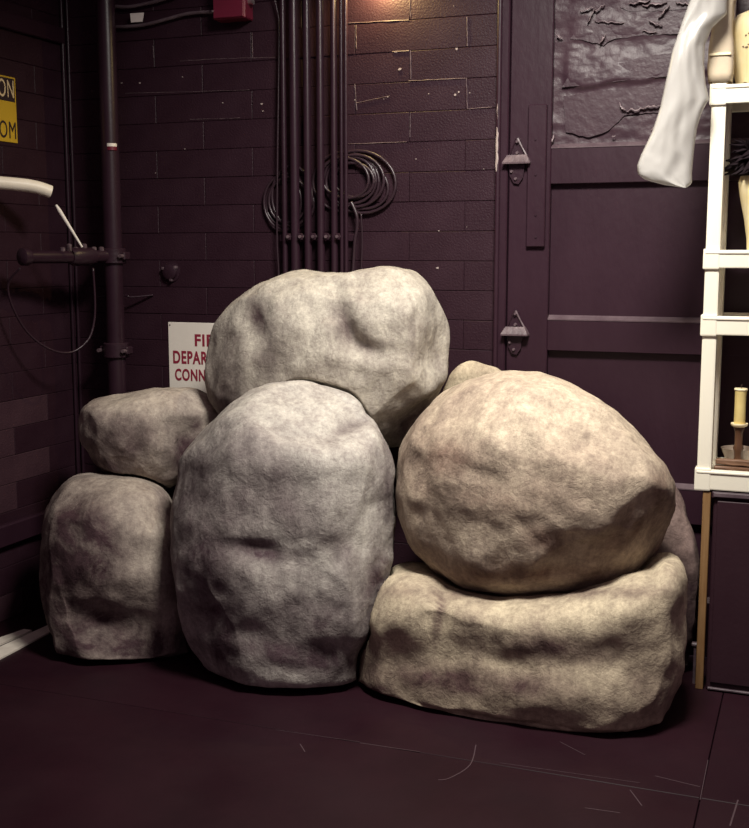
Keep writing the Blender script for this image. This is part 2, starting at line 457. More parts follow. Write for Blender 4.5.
# upper panel: crumpled, peeling layers
def ridge_h(x, zz):
    """relief of the crumpled upper panel at panel px,py"""
    return 0
px_grid = np.linspace(0, 1, 150); pz_grid = np.linspace(0, 1, 110)
bm = nb(); vv = []
xa, xb = xs1, xr0; zA, zB = z1t, 2.5
for iz in range(110):
    row = []
    for ix in range(150):
        x = xa + (xb - xa) * ix / 149; zz = zA + (zB - zA) * iz / 109
        P = Wp(x, -PN, zz)
        q = project(np.array([[P.x, P.y, P.z]]))[0]
        h = .004 * noise.fractal(Vector((x * 9, 3.1, zz * 16)), .8, 2.1, 5)
        h += .003 * abs(noise.noise(Vector((x * 20, 1.2, zz * 40))))
        # overlapping sheets: each ends in a step
        edge = 89 - (q[0] - 565) * .105 + 1.5 * math.sin(q[0] * .13)
        if q[0] > 562: h += .011 * (1 / (1 + math.exp((q[1] - edge) * 1.1))) * (1 / (1 + math.exp(-(q[0] - 566) * .8))) * (1 / (1 + math.exp(-(q[1] - 58 + (q[0] - 600) * .05) * .16)))
        e2 = 42 - (q[0] - 560) * .06 + 3 * noise.noise(Vector((q[0] * .05, 0, 0)))
        h += .007 / (1 + math.exp((q[1] - e2) * .9)) * (1 / (1 + math.exp(-(q[0] - 572) * .4)))
        e3 = 120 - (q[0] - 565) * .12
        h += .005 * math.exp(-((q[1] - e3) / 5) ** 2) * max(0, noise.noise(Vector((q[0] * .07, q[1] * .05, 4))) + .4)
        row.append(bm.verts.new((x, PN - .002 - max(h, -.004), zz)))
    vv.append(row)
for iz in range(109):
    for ix in range(149):
        bm.faces.new((vv[iz][ix], vv[iz][ix + 1], vv[iz + 1][ix + 1], vv[iz + 1][ix]))
obj('panel', bm, M['peel'], dr, smooth=True)
obj('panel_back', bx(xs1, xr0, PN + .008, .04, zA, zB), M['door'], dr)
# curled flakes
M['flake'] = mat('lifted_paint', (.15, .105, .12), .4, spec=.6, var=(.26, .2, .21), var_scale=25)
def flake(px, py, length, width, ang, curl):
    s, zz = zx(px, py, -.016)
    bm = nb(); n = 9; prev = None
    for i in range(n + 1):
        t = i / n; x = (t - .5) * length
        wv = width * .42 * (.2 + .8 * math.sin(math.pi * t)) * random.uniform(.4, 1.5); jz = random.uniform(-.004, .004)
        yv = -.010 - curl * .7 * (math.sin(t * 2.6 + .3)) + random.uniform(-.002, .002)
        ca, sa = math.cos(ang), math.sin(ang)
        p1 = (x * ca - (-wv / 2) * sa, yv - curl * .9, x * sa + (-wv / 2) * ca); p2 = (x * ca - (wv / 2) * sa, yv, x * sa + (wv / 2) * ca)
        cur = (bm.verts.new(p1), bm.verts.new(p2))
        if prev: bm.faces.new((prev[0], prev[1], cur[1], cur[0]))
        for v_ in cur: v_.co.z += jz
        prev = cur
    o = obj('paint_flake', bm, M['flake'], dr, (s, PN - .002, zz), smooth=True)
    md = o.modifiers.new('thick', 'SOLIDIFY'); md.thickness = .0015
def layer(pts, th):
    P = [zx(x, y_, -PN) for x, y_ in pts]; Q = []
    for (a, b_), (c, d) in zip(P, P[1:] + P[:1]):
        k = max(2, int(math.hypot(c - a, d - b_) / .012))
        for i in range(k):
            t = i / k; Q.append((a + (c - a) * t + random.uniform(-.0022, .0022), b_ + (d - b_) * t + random.uniform(-.0022, .0022)))
    bm = nb(); prism(bm, Q, PN - .006 - th, PN)
    obj('paint_layer', bm, M['peel'], dr)
layer([(563, 88), (567, 80), (585, 75), (600, 70), (640, 58), (700, 50), (700, 75), (668, 77), (640, 79), (600, 84)], .006)
layer([(564, 97), (585, 93), (640, 88), (700, 84), (700, 112), (650, 113), (625, 116), (610, 130), (590, 138), (566, 132)], .003)
layer([(571, 39), (578, 30), (592, 24), (625, 23), (640, 18), (690, 12), (690, 34), (640, 36), (612, 40), (604, 46), (590, 42)], .004)
layer([(620, 8), (650, 4), (690, 0), (690, 9), (655, 12), (630, 12)], .006)
for a in ((592, 16, .055, .018, 1.1, .012), (588, 10, .05, .012, .2, .01), (600, 9, .04, .012, .5, .01), (603, 40, .035, .02, 1.0, .010), (656, 24, .05, .012, -.5, .012), (664, 12, .05, .014, .8, .012),
          (640, 3, .07, .02, .1, .012), (655, 5, .08, .016, .05, .01), (623, 108, .035, .014, -.9, .009), (652, 107, .06, .010, .1, .010), (636, 110, .06, .012, .05, .008), (655, 128, .03, .02, .9, .010), (560, 37, .025, .012, -.5, .008),
          (553, 140, .035, .02, 1.2, .008), (610, 23, .10, .006, -.1, .006), (650, 32, .05, .008, -.2, .006), (685, 4, .06, .014, -.2, .01), (614, 136, .012, .008, .4, .004)):
    flake(*a)
# batten screwed to the stile
bx0, bx1 = door_x(528.5, 170), door_x(547, 170)
bt = obj('batten', bx(bx0, bx1, FT - .016, FT, zx(535, 247)[1], zx(535, 105)[1], bev=.003), M['door'], dr)
for py in (140, 175, 215, 237):
    bm = nb(); s, zz = zx(537, py); tube(bm, [(s, FT - .019, zz), (s, FT - .015, zz)], .004, 8)
    obj('screw', bm, M['iron'], bt)
# jamb
jb = obj('trim_3', bx(S_END, D0 - .004, -.012, .05, 0, ZT, bev=.004), M['door'], None, Wp(0, 0, 0), ROT_B); tag(jb, kind='structure')
bm = nb(); s, _ = zx(498, 260); tube(bm, [(s, -.020, 0), (s, -.020, ZT)], .009, 10)
rod = obj('corner_bead', bm, M['door'], jb, smooth=True, angle=40)
# bare patches where the bead has lost its paint
for (y0, y1, w) in ((93, 128, .0055), (128, 172, .009), (0, 12, .004), (182, 205, .003), (62, 78, .003), (300, 306, .004)):
    za_, zc_ = zx(499, y1)[1], zx(499, y0)[1]
    bm = nb(); n = 7; P = []
    for i in range(n + 1):
        P.append((s + random.uniform(-.0015, .0015) - .002, -.026, za_ + (zc_ - za_) * i / n))
    tube(bm, P, [w * .35] + [w * random.uniform(.4, .6) for _ in range(n - 1)] + [w * .3], 6)
    obj('bare_patch', bm, M['white_chip'], jb)
# strap hinges: pointed leaf, projecting knuckle shelf, lower tongue
M['hinge'] = mat('worn_hinge', (0.06, 0.036, 0.045), .38, spec=.6, var=(.16, .115, .125), var_scale=30, bump=.3)
def hinge(px, py):
    s, zz = zx(px, py)
    h = empty('hinge', (s, FT, zz), 0, dr)
    u = .0036 * 1.0                                         # one picture pixel at the wall
    bm = nb(); prism(bm, [(-9 * u, -2 * u), (9 * u, -2 * u), (6 * u, 4 * u), (3 * u, 17 * u), (0, 20 * u), (-3 * u, 17 * u), (-6 * u, 4 * u)], -.006, 0)
    obj('leaf', bm, M['iron'], h)
    bm = nb()
    lo = [(-13 * u, -.034), (14 * u, -.034), (14 * u, 0), (-13 * u, 0)]
    hi = [(-9 * u, -.022), (10 * u, -.022), (10 * u, 0), (-9 * u, 0)]
    A = [bm.verts.new((x, yy, -6 * u)) for x, yy in lo]; A2 = [bm.verts.new((x, yy, -4.5 * u)) for x, yy in lo]; B = [bm.verts.new((x, yy, 2.5 * u)) for x, yy in hi]
    bm.faces.new(A); bm.faces.new(B[::-1])
    for q, w in ((A, A2), (A2, B)):
        for i in range(4): bm.faces.new((q[i], q[(i + 1) % 4], w[(i + 1) % 4], w[i]))
    obj('knuckle', bm, M['hinge'], h)
    bm = nb(); prism(bm, [(-8 * u, -6 * u), (8 * u, -6 * u), (6 * u, -19 * u), (2 * u, -25 * u), (-3 * u, -24 * u), (-7 * u, -17 * u)], -.010, 0)
    obj('tongue', bm, M['iron'], h)
    for (dx, dz) in ((0, 15), (0, 4.5), (-1, -20), (-5, -13)):
        bm = nb(); tube(bm, [(dx * u, -.017, dz * u), (dx * u, -.004, dz * u)], [.0045, .0075], 8)
        obj('rivet', bm, M['hinge'], h)
    bm = nb(); tube(bm, [(0, -.008, 18 * u), (5 * u, -.009, 9 * u), (9 * u, -.008, 2 * u)], [.005, .003, .004], 6)
    obj('leaf_rim', bm, M['hinge'], h)
    bm = nb(); tube(bm, [(-1 * u, -.008, 18 * u), (-5 * u, -.008, 9 * u), (-8 * u, -.008, 2 * u)], [.004, .002, .003], 6)
    obj('leaf_rim', bm, M['iron'], h)
hinge(518, 158); hinge(516, 329)
# wall above and right of the door
hd = obj('trim_4', bx(S_END, D1 + .6, -.012, .16, ZT, 3.0), M['door'], None, Wp(0, 0, 0), ROT_B); tag(hd, kind='structure')
rw = obj('wall_right', bx(D1, D1 + .6, 0, .16, 0, ZT), M['block'], None, Wp(0, 0, 0), ROT_B); tag(rw, kind='structure')

# ------------------------------------------------------------------ boulders
def smooth_periodic(a, k):
    w = np.exp(-0.5 * (np.arange(-3 * k, 3 * k + 1) / k) ** 2); w /= w.sum()
    ext = np.concatenate([a[-3 * k:], a, a[:3 * k]])
    return np.convolve(ext, w, 'valid')
def solid(outline, Y, front, back, shear=0.0, p=.72, nth=200, nph=124, seed=0, center=None, smooth=2, facets=18, facet_k=.925, floor=False,
          dents=(), amp=.012, amp2=.008, grow=1.0, p_low=0.0, cuts=()):
    O = np.array(outline, float)
    c = np.array(center if center else O.mean(0))
    C = np.array(pix(c[0], c[1], Y))
    yaw = math.atan2(C[0], C[1])
    n = np.array([-math.sin(yaw), -math.cos(yaw), 0.0]); u = np.array([math.cos(yaw), -math.sin(yaw), 0.0]); zv = np.array([0, 0, 1.0])
    pts = []
    for (a, b_) in O:
        d = np.array(ray(a, b_)); t = (C - np.array(CAM)).dot(n) / d.dot(n)
        P = np.array(CAM) + d * t - C
        pts.append((P.dot(u), P[2]))
    pts = np.array(pts) * grow
    th = np.linspace(0, 2 * np.pi, nth, endpoint=False); r = np.zeros(nth)
    for i, a in enumerate(th):
        dx, dz = math.cos(a), math.sin(a); best = 0
        for j in range(len(pts)):
            x1, y1 = pts[j]; x2, y2 = pts[(j + 1) % len(pts)]
            den = dx * (y2 - y1) - dz * (x2 - x1)
            if abs(den) < 1e-9: continue
            t = (x1 * (y2 - y1) - y1 * (x2 - x1)) / den; s = (x1 * dz - y1 * dx) / den
            if t > 0 and -1e-6 <= s <= 1 + 1e-6: best = max(best, t)
        r[i] = best
    r_s = smooth_periodic(r, 16); r = smooth_periodic(r, smooth)
    V = []; ph = np.linspace(0, np.pi, nph + 1)
    pe = p - (p_low * np.clip(-np.sin(th) * 1.6, 0, 1)) * p
    for f in ph[1:-1]:
        sf = math.sin(f); sc = min(sf ** (1 - (1 - p) * sf * sf), 1.0)
        dz_ = np.maximum(1 - sc ** (2 / pe), 0) ** (pe / 2)
        dep = dz_ * (front if f < np.pi / 2 else -back)
        w_ = sc ** 2.5; re_ = r_s * (1 - w_) + r * w_
        V.append(C + (re_ * sc)[:, None] * (np.cos(th)[:, None] * u + np.sin(th)[:, None] * zv) + dep[:, None] * n)
    V = np.concatenate([[C + front * n]] + V + [[C - back * n]])
    V = V + (((V - C) @ u) * shear)[:, None] * n
    # soft facets, as if hewn
    g = np.random.default_rng(seed)
    for k in range(facets):
        d = g.normal(size=3); d /= np.linalg.norm(d)
        d[1] = -abs(d[1]) - .45; d /= np.linalg.norm(d)
        q = (V - C) @ d; h = q.max() * g.uniform(facet_k, facet_k + .05)
        ex = np.maximum(q - h, 0); V = V - (ex * .8)[:, None] * d
    for (cx_, cy_, cz_, fr_, st_) in cuts:
        d = np.array([cx_, cy_, cz_]); d /= np.linalg.norm(d)
        q = (V - C) @ d; h = q.max() * fr_
        ex = np.maximum(q - h, 0); V = V - (ex * st_)[:, None] * d
    faces = []
    def vid(i, k): return 1 + i * nth + k % nth
    m = nph - 1
    for k in range(nth): faces.append((0, vid(0, k), vid(0, k + 1)))
    for i in range(m - 1):
        for k in range(nth): faces.append((vid(i, k), vid(i + 1, k), vid(i + 1, k + 1), vid(i, k + 1)))
    e = 1 + m * nth
    for k in range(nth): faces.append((e, vid(m - 1, k + 1), vid(m - 1, k)))
    def normals(V):
        me = bpy.data.meshes.new('t'); me.from_pydata([tuple(v) for v in V], [], faces); me.update()
        a = np.zeros(len(V) * 3); me.vertices.foreach_get('normal', a); bpy.data.meshes.remove(me)
        a = a.reshape(-1, 3)
        if ((V - C) * a).sum() < 0: a = -a
        return a
    Nn = normals(V)
    q = project(V); facing = np.clip(-(Nn @ np.array([-.0, 1.0, -.25])) * 2 + .6, 0, 1)
    D = np.zeros(len(V))
    for dn in dents:
        x, y_, rx, ry, amt = dn[:5]; amt *= 1.15; ang = math.radians(dn[5]) if len(dn) > 5 else 0
        dx, dy = q[:, 0] - x, q[:, 1] - y_
        a = dx * math.cos(ang) + dy * math.sin(ang); b_ = -dx * math.sin(ang) + dy * math.cos(ang)
        D += amt * np.exp(-.5 * ((a / rx) ** 2 + (b_ / ry) ** 2)) * facing
    for i in range(len(V)):
        v = Vector(V[i]) + Vector((seed * 5.3, 0, 0))
        D[i] += amp * noise.fractal(v * 3.2, 1.0, 2.0, 3) + amp2 * noise.fractal(v * 10, .9, 2.1, 2) - amp2 * .8 * abs(noise.noise(v * 7))
    V = V + Nn * D[:, None]
    if floor:
        V[:, 2] = np.where(V[:, 2] < .03, np.maximum(V[:, 2] * .25 + .0225, 0), V[:, 2])
        V[:, 2] = np.maximum(V[:, 2], 0)
    return V, faces, C
from mathutils.bvhtree import BVHTree
PLACED = []
def inside(tree, p):
    n_ = 0; d = Vector((.31, .27, .911)).normalized(); q = p.copy()
    while n_ < 40:
        h = tree.ray_cast(q, d)
        if h[0] is None: break
        n_ += 1; q = h[0] + d * 1e-5
    return n_ % 2 == 1
def carve(V, faces):
    """rest against the boulders already placed instead of passing through them"""
    for tree in PLACED:
        for i in range(len(V)):
            hit = tree.find_nearest(Vector(V[i]), .6)
            if hit[0] is None: continue
            if (Vector(V[i]) - hit[0]).dot(hit[1]) < .009 and (hit[3] < .009 or inside(tree, Vector(V[i]))): V[i] = np.array(hit[0] + hit[1] * .012)
    for it in range(24):
        bad = 0
        me_t = BVHTree.FromPolygons([tuple(v) for v in V], faces)
        for tree in PLACED:
            fs = {a for a, b_ in me_t.overlap(tree)}
            bad += len(fs)
            for i in {v for f in fs for v in faces[f]}:
                hit = tree.find_nearest(Vector(V[i]))
                d = max((Vector(V[i]) - hit[0]).dot(hit[1]), 0)
                V[i] = np.array(hit[0] + hit[1] * (min(d, .03) + .006))
        if not bad: break
    return V
def boulder(label, outline, Y, front, back, material, stain_shade=(), **k):
    V, faces, C = solid(outline, Y, front, back, **k)
    V = carve(V, faces); V[:, 2] = np.maximum(V[:, 2], 0)
    PLACED.append(BVHTree.FromPolygons([tuple(v) for v in V], faces))
    base = Vector((C[0], C[1], V[:, 2].min()))
    me = bpy.data.meshes.new('boulder'); me.from_pydata([tuple(Vector(v) - base) for v in V], [], faces); me.update()
    for p_ in me.polygons: p_.use_smooth = True
    at = me.attributes.new('paint_stain_shade', 'FLOAT', 'POINT')
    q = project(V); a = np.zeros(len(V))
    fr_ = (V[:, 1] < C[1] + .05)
    for (x, y_, rx, ry, amt, ang) in stain_shade:  # scenic paint blotches, plus shade painted into undersides, creases and darker sides
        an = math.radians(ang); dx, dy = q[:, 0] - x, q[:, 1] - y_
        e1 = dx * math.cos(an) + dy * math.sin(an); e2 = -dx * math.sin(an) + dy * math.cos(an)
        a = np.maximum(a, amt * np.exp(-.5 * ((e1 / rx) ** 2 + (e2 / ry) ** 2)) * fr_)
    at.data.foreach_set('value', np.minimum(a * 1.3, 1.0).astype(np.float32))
    me.materials.append(material)
    o = bpy.data.objects.new('boulder', me); COL.objects.link(o); o.location = base
    return tag(o, label, 'rock', 'painted stage boulders')

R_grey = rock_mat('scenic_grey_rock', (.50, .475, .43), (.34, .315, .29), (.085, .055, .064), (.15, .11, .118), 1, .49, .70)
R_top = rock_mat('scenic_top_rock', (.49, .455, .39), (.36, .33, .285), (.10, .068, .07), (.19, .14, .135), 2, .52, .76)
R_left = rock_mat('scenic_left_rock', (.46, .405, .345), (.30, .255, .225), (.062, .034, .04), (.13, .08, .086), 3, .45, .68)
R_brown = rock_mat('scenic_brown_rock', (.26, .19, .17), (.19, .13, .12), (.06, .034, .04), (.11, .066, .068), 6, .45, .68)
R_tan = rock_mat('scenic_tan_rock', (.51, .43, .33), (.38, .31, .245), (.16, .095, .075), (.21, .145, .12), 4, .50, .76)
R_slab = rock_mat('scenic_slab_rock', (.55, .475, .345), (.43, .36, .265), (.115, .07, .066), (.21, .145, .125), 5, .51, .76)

A = [(203, 360), (208, 337), (219, 317), (237, 299), (258, 284), (280, 275.5), (310, 272.5), (340, 273), (360, 272), (378, 269), (394, 268), (414, 275), (431, 290), (443, 310), (448, 335),
     (447, 362), (440, 388), (426, 408), (412, 428), (399, 447), (380, 446), (330, 440), (270, 436), (230, 428), (211, 412), (203, 385)]
B = [(172, 500), (176, 475), (187, 452), (205, 432), (222, 412), (245, 391), (270, 382), (300, 381), (330, 384), (352, 393), (368, 410), (381, 432), (389, 452), (393, 485), (392, 520), (387, 555), (376, 588), (358, 622),
     (350, 655), (348, 690), (330, 695), (290, 693), (250, 684), (218, 668), (196, 650), (184, 620), (176, 575), (171, 530)]
Cc = [(77, 428), (80, 412), (90, 403), (112, 401), (135, 396), (155, 389), (175, 386.5), (195, 389), (212, 395), (226, 412), (224, 435), (205, 452), (190, 470), (172, 484), (150, 485), (125, 479), (105, 474), (90, 462), (80, 447)]
Dd = [(38, 590), (40, 548), (45, 520), (55, 496), (70, 480), (85, 475), (110, 476), (140, 482), (160, 489), (172, 502), (177, 535), (181, 580), (185, 620), (188, 663), (180, 669), (150, 668), (120, 666), (95, 660), (75, 650), (57, 638), (43, 622)]
E = [(394, 475), (398, 455), (409, 430), (425, 408), (445, 392), (470, 380), (500, 373), (540, 374), (570, 383), (600, 400), (630, 425), (655, 450), (671, 472), (675, 495), (669, 525), (656, 548), (630, 565), (600, 578), (560, 586), (520, 589),
     (490, 588), (460, 581), (430, 566), (408, 545), (396, 515)]
Ff = [(351, 645), (358, 620), (373, 595), (390, 573), (413, 572), (445, 580), (495, 588), (555, 586), (611, 574), (636, 558), (656, 544), (677, 550), (682, 566), (680, 600), (682, 630), (677, 662), (665, 692), (651, 717), (634, 729), (595, 736), (555, 736), (495, 727), (433, 714), (383, 703), (357, 694), (351, 670)]
Gg = [(612, 540), (630, 498), (655, 483), (671, 482), (684, 498), (693, 525), (698, 545), (702, 562), (698, 610), (692, 650), (686, 676), (672, 690), (630, 690), (610, 610)]
Hh = [(434, 420), (442, 388), (454, 369), (473, 361), (495, 363.5), (512, 374), (540, 420), (545, 520), (540, 640), (440, 640), (436, 520)]

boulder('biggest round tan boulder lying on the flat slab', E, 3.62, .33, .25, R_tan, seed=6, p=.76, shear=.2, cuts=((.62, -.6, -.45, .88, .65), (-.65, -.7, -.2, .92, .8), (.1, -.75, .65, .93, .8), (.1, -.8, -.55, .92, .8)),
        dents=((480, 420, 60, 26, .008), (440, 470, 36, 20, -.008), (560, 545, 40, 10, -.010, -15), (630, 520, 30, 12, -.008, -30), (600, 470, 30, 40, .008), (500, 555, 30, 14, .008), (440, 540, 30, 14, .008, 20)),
        stain_shade=((448, 462, 24, 18, .8, 0), (470, 495, 50, 18, .55, 10), (430, 495, 20, 30, .4, 0), (520, 575, 110, 10, .7, 0), (545, 540, 22, 14, .6, 20), (630, 530, 40, 14, .75, -35), (510, 500, 70, 30, .35, 0), (660, 500, 10, 30, .6, 10), (430, 560, 30, 8, .5, 25)))
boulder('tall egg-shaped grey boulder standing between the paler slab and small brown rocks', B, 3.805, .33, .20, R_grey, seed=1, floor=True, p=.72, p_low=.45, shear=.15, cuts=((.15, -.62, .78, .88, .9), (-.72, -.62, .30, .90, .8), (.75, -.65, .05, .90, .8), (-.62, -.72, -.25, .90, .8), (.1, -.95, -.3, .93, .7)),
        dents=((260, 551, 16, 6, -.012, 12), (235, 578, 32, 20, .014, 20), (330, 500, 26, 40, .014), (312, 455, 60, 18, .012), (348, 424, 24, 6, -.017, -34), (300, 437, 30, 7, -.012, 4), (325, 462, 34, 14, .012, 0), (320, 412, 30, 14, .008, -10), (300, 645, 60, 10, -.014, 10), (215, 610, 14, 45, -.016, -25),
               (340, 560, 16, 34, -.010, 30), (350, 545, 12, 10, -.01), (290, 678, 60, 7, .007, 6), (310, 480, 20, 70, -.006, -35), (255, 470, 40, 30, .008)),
        stain_shade=((205, 545, 26, 90, .75, -8), (300, 655, 64, 13, .95, 8), (212, 630, 20, 34, 1.0, -25), (245, 500, 44, 30, .55, -10), (258, 550, 26, 9, .85, 15), (320, 620, 46, 24, .6, 0), (375, 600, 14, 60, .75, 12), (345, 430, 22, 5, .5, -30), (345, 555, 12, 26, .5, -30), (390, 500, 8, 60, .6, 0), (300, 520, 30, 20, .35, 0)))
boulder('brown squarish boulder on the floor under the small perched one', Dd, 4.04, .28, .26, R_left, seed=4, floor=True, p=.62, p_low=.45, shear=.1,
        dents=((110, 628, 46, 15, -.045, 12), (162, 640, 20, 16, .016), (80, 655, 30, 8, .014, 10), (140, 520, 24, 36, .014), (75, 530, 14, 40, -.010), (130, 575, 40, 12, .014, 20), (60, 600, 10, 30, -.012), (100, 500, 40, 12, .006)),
        stain_shade=((82, 548, 34, 46, 1.0, -15), (105, 634, 56, 18, 1.3, 10), (62, 600, 26, 50, 1.2, 0), (120, 580, 36, 16, .5, 15), (60, 560, 12, 60, .8, 0)))
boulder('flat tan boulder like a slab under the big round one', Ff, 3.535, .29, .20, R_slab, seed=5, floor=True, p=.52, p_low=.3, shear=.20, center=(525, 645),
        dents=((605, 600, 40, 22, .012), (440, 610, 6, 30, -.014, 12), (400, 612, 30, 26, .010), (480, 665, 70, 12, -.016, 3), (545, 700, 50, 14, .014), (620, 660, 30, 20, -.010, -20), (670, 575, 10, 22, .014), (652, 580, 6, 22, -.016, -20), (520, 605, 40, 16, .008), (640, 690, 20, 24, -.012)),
        stain_shade=((470, 683, 70, 11, .95, 3), (400, 676, 46, 18, .65, 8), (590, 705, 60, 20, .45, 0), (520, 592, 120, 5, .7, 0), (600, 650, 40, 12, .6, -8), (440, 612, 3, 26, .8, 10), (545, 648, 40, 10, .7, 0), (650, 690, 20, 26, .6, 0), (380, 690, 26, 8, .7, 10), (445, 590, 20, 8, .5, 0)))
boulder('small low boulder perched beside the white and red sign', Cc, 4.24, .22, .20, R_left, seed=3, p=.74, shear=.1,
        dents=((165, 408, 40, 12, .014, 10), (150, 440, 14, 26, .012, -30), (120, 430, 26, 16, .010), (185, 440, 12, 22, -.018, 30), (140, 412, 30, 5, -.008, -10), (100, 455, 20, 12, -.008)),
        stain_shade=((185, 455, 16, 20, .9, 30), (120, 442, 34, 16, .7, 10), (105, 465, 20, 8, .8, 10), (195, 425, 8, 12, .6, 0)))
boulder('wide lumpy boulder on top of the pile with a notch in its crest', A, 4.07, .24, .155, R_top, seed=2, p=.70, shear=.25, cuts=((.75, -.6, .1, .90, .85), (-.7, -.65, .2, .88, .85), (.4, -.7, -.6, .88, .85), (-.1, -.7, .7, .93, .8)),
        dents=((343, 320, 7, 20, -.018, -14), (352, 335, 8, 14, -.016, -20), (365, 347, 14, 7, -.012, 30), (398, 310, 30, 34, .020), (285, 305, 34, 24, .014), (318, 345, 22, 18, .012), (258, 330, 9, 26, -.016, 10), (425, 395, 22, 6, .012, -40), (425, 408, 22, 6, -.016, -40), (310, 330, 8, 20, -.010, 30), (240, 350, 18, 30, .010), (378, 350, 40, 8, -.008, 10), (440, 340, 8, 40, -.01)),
        stain_shade=((345, 328, 7, 14, .9, -15), (365, 347, 10, 5, .7, 30), (258, 318, 6, 14, .8, -20), (415, 420, 26, 12, .8, -40), (225, 400, 14, 22, .9, 0), (272, 352, 10, 16, .5, 20)))
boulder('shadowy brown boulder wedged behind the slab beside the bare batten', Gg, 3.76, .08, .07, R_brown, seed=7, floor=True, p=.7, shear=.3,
        dents=((690, 560, 6, 20, .01), (684, 530, 8, 24, -.01)), stain_shade=((690, 620, 16, 40, 1.0, 0),))
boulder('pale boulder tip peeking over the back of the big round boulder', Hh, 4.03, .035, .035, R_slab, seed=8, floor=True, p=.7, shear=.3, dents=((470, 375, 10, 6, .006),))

# ------------------------------------------------------------------ white resin shelf on a black cabinet
OFF = .29                                                   # front of the shelf from the door face
def sh(px, py, off=OFF): return zx(px, py, off)
sx0 = sh(711, 110)[0]; sx1 = sx0 + .90; PWD = .044; DEP = .24
tiers = [(85, 104), (250, 268), (316, 335), (470, 490)]
tz = [(sh(716, b_)[1], sh(716, a)[1]) for a, b_ in tiers]
su = empty('shelf_unit', Wp(sx0, OFF, tz[3][0]), ROT_B)
tag(su, 'white plastic storage shelf with square posts standing on the black cabinet', 'shelf')
base_z = tz[3][0]
def shelf_part(z0, z1):
    bm = nb(); w = sx1 - sx0
    box(bm, -.006, w + .006, -.006, .012, z0, z1, bev=.004, seg=2)              # front rim
    box(bm, -.006, w + .006, DEP - .012, DEP + .006, z0, z1, bev=.004)
    box(bm, -.006, .010, -.006, DEP + .006, z0, z1, bev=.004)
    box(bm, w - .010, w + .006, -.006, DEP + .006, z0, z1, bev=.004)
    box(bm, -.002, w + .002, 0, DEP, z1 - .024, z1 - .016)                     # deck
    return bm
for (z0, z1) in tz:
    s_ = obj('shelf', shelf_part(z0 - base_z, z1 - base_z), M['white_res'], su)
    bm = nb(); box(bm, .0, sx1 - sx0, -.010, -.005, z1 - base_z - .012, z1 - base_z - .004, bev=.002)
    obj('rim_lip', bm, M['white_res'], s_)
    for (a, c) in ((0, 0), (1, 0), (0, 1), (1, 1)):
        xx = -.006 if a == 0 else sx1 - sx0 - PWD - .0; yy = -.008 if c == 0 else DEP - PWD
        obj('collar', bx(xx, xx + PWD + .006, yy, yy + PWD + .008, z0 - base_z - .004, z1 - base_z + .004, bev=.005, seg=2), M['white_res'], s_)
segs = [(tz[3][1], tz[2][0]), (tz[2][1], tz[1][0]), (tz[1][1], tz[0][0]), (tz[0][1], tz[0][1] + .42)]
for (z0, z1) in segs:
    for (a, c) in ((0, 0), (1, 0), (0, 1), (1, 1)):
        xx = 0 if a == 0 else sx1 - sx0 - PWD; yy = 0 if c == 0 else DEP - PWD
        bm = bx(xx, xx + PWD, yy, yy + PWD, z0 - base_z - .01, z1 - base_z + .01, bev=.006, seg=2)
        obj('post', bm, M['white_res'], su)
def on_shelf(px, py, depth, ti): 
    """world place on tier ti at given depth behind the front rim"""
    s, _ = zx(px, py, OFF - depth)
    return Wp(s, OFF - depth, tz[ti][1] - .0145)

# cabinet under the shelf
ctop = tz[3][0] - .004
cx0 = zx(711, 560, OFF)[0]
cb = empty('cabinet', Wp(cx0, OFF, 0), ROT_B); tag(cb, 'low black painted cabinet under the white plastic shelf', 'cabinet')
obj('body', bx(0, .95, .004, DEP + .04, .0, ctop - .022, bev=.004), M['cabinet'], cb)
obj('top', bx(-.006, .96, -.008, DEP + .045, ctop - .022, ctop, bev=.003), M['cabinet'], cb)
obj('front_panel', bx(.012, .93, -.006, .004, .03, ctop - .03, bev=.002), M['cabinet'], cb)
obj('top_edge', bx(.0, .95, -.0105, -.008, ctop - .016, ctop - .003, bev=.001), M['cab_edge'], cb)
obj('foot_edge', bx(.006, .95, -.008, .004, .006, .012, bev=.001), M['cab_edge'], cb)
# bare wooden batten beside the cabinet
s0, _ = zx(699, 590, OFF); s1, _ = zx(707.5, 590, OFF)
tag(obj('batten', bx(0, s1 - s0 - .002, 0, .03, 0, ctop - .004, bev=.002), M['strip_wood'], None, Wp(s0, OFF + .002, 0), ROT_B), 'bare wooden batten standing upright beside the black cabinet', 'plank')
s, zz = zx(695, 647, .25)
bm = nb(); box(bm, -.012, .012, 0, .02, 0, .012, bev=.003); box(bm, -.004, .004, .004, .016, -zz, .001)
tag(obj('door_stop', bm, M['cab_edge'], None, Wp(s, .25, zz), ROT_B), 'small grey stop standing on the floor behind the batten', 'stop')

# candle and candlestick
p = on_shelf(738, 455, .105, 3)
cs = empty('candlestick', p); tag(cs, 'turned dark wood candlestick with a pale drip dish', 'candlestick')
pxm = p.y / F * 1.03
zb = tz[3][1] - .0145
def hz(py): return pix(738, py, p.y).z - zb
bm = nb(); lathe(bm, [(.036, 0), (.038, .006), (.03, .014), (.016, .022), (.012, .04), (.013, hz(452)), (.017, hz(448)), (.012, hz(444)), (.013, hz(432)), (.017, hz(428)), (.015, hz(426))], 20)
obj('stem', bm, M['turned_wood'], cs, smooth=True, angle=50)
bm = nb(); lathe(bm, [(.012, hz(427.5)), (.024, hz(426)), (.027, hz(424)), (.026, hz(423)), (.012, hz(424.2))], 24)
obj('drip_dish', bm, M['candle_pale'], cs, smooth=True, angle=50)
cd = empty('candle', (p.x, p.y, zb + hz(424.0))); tag(cd, 'yellow pillar candle standing on the dark wood candlestick', 'candle')
ch = hz(388.5) - hz(424.0)
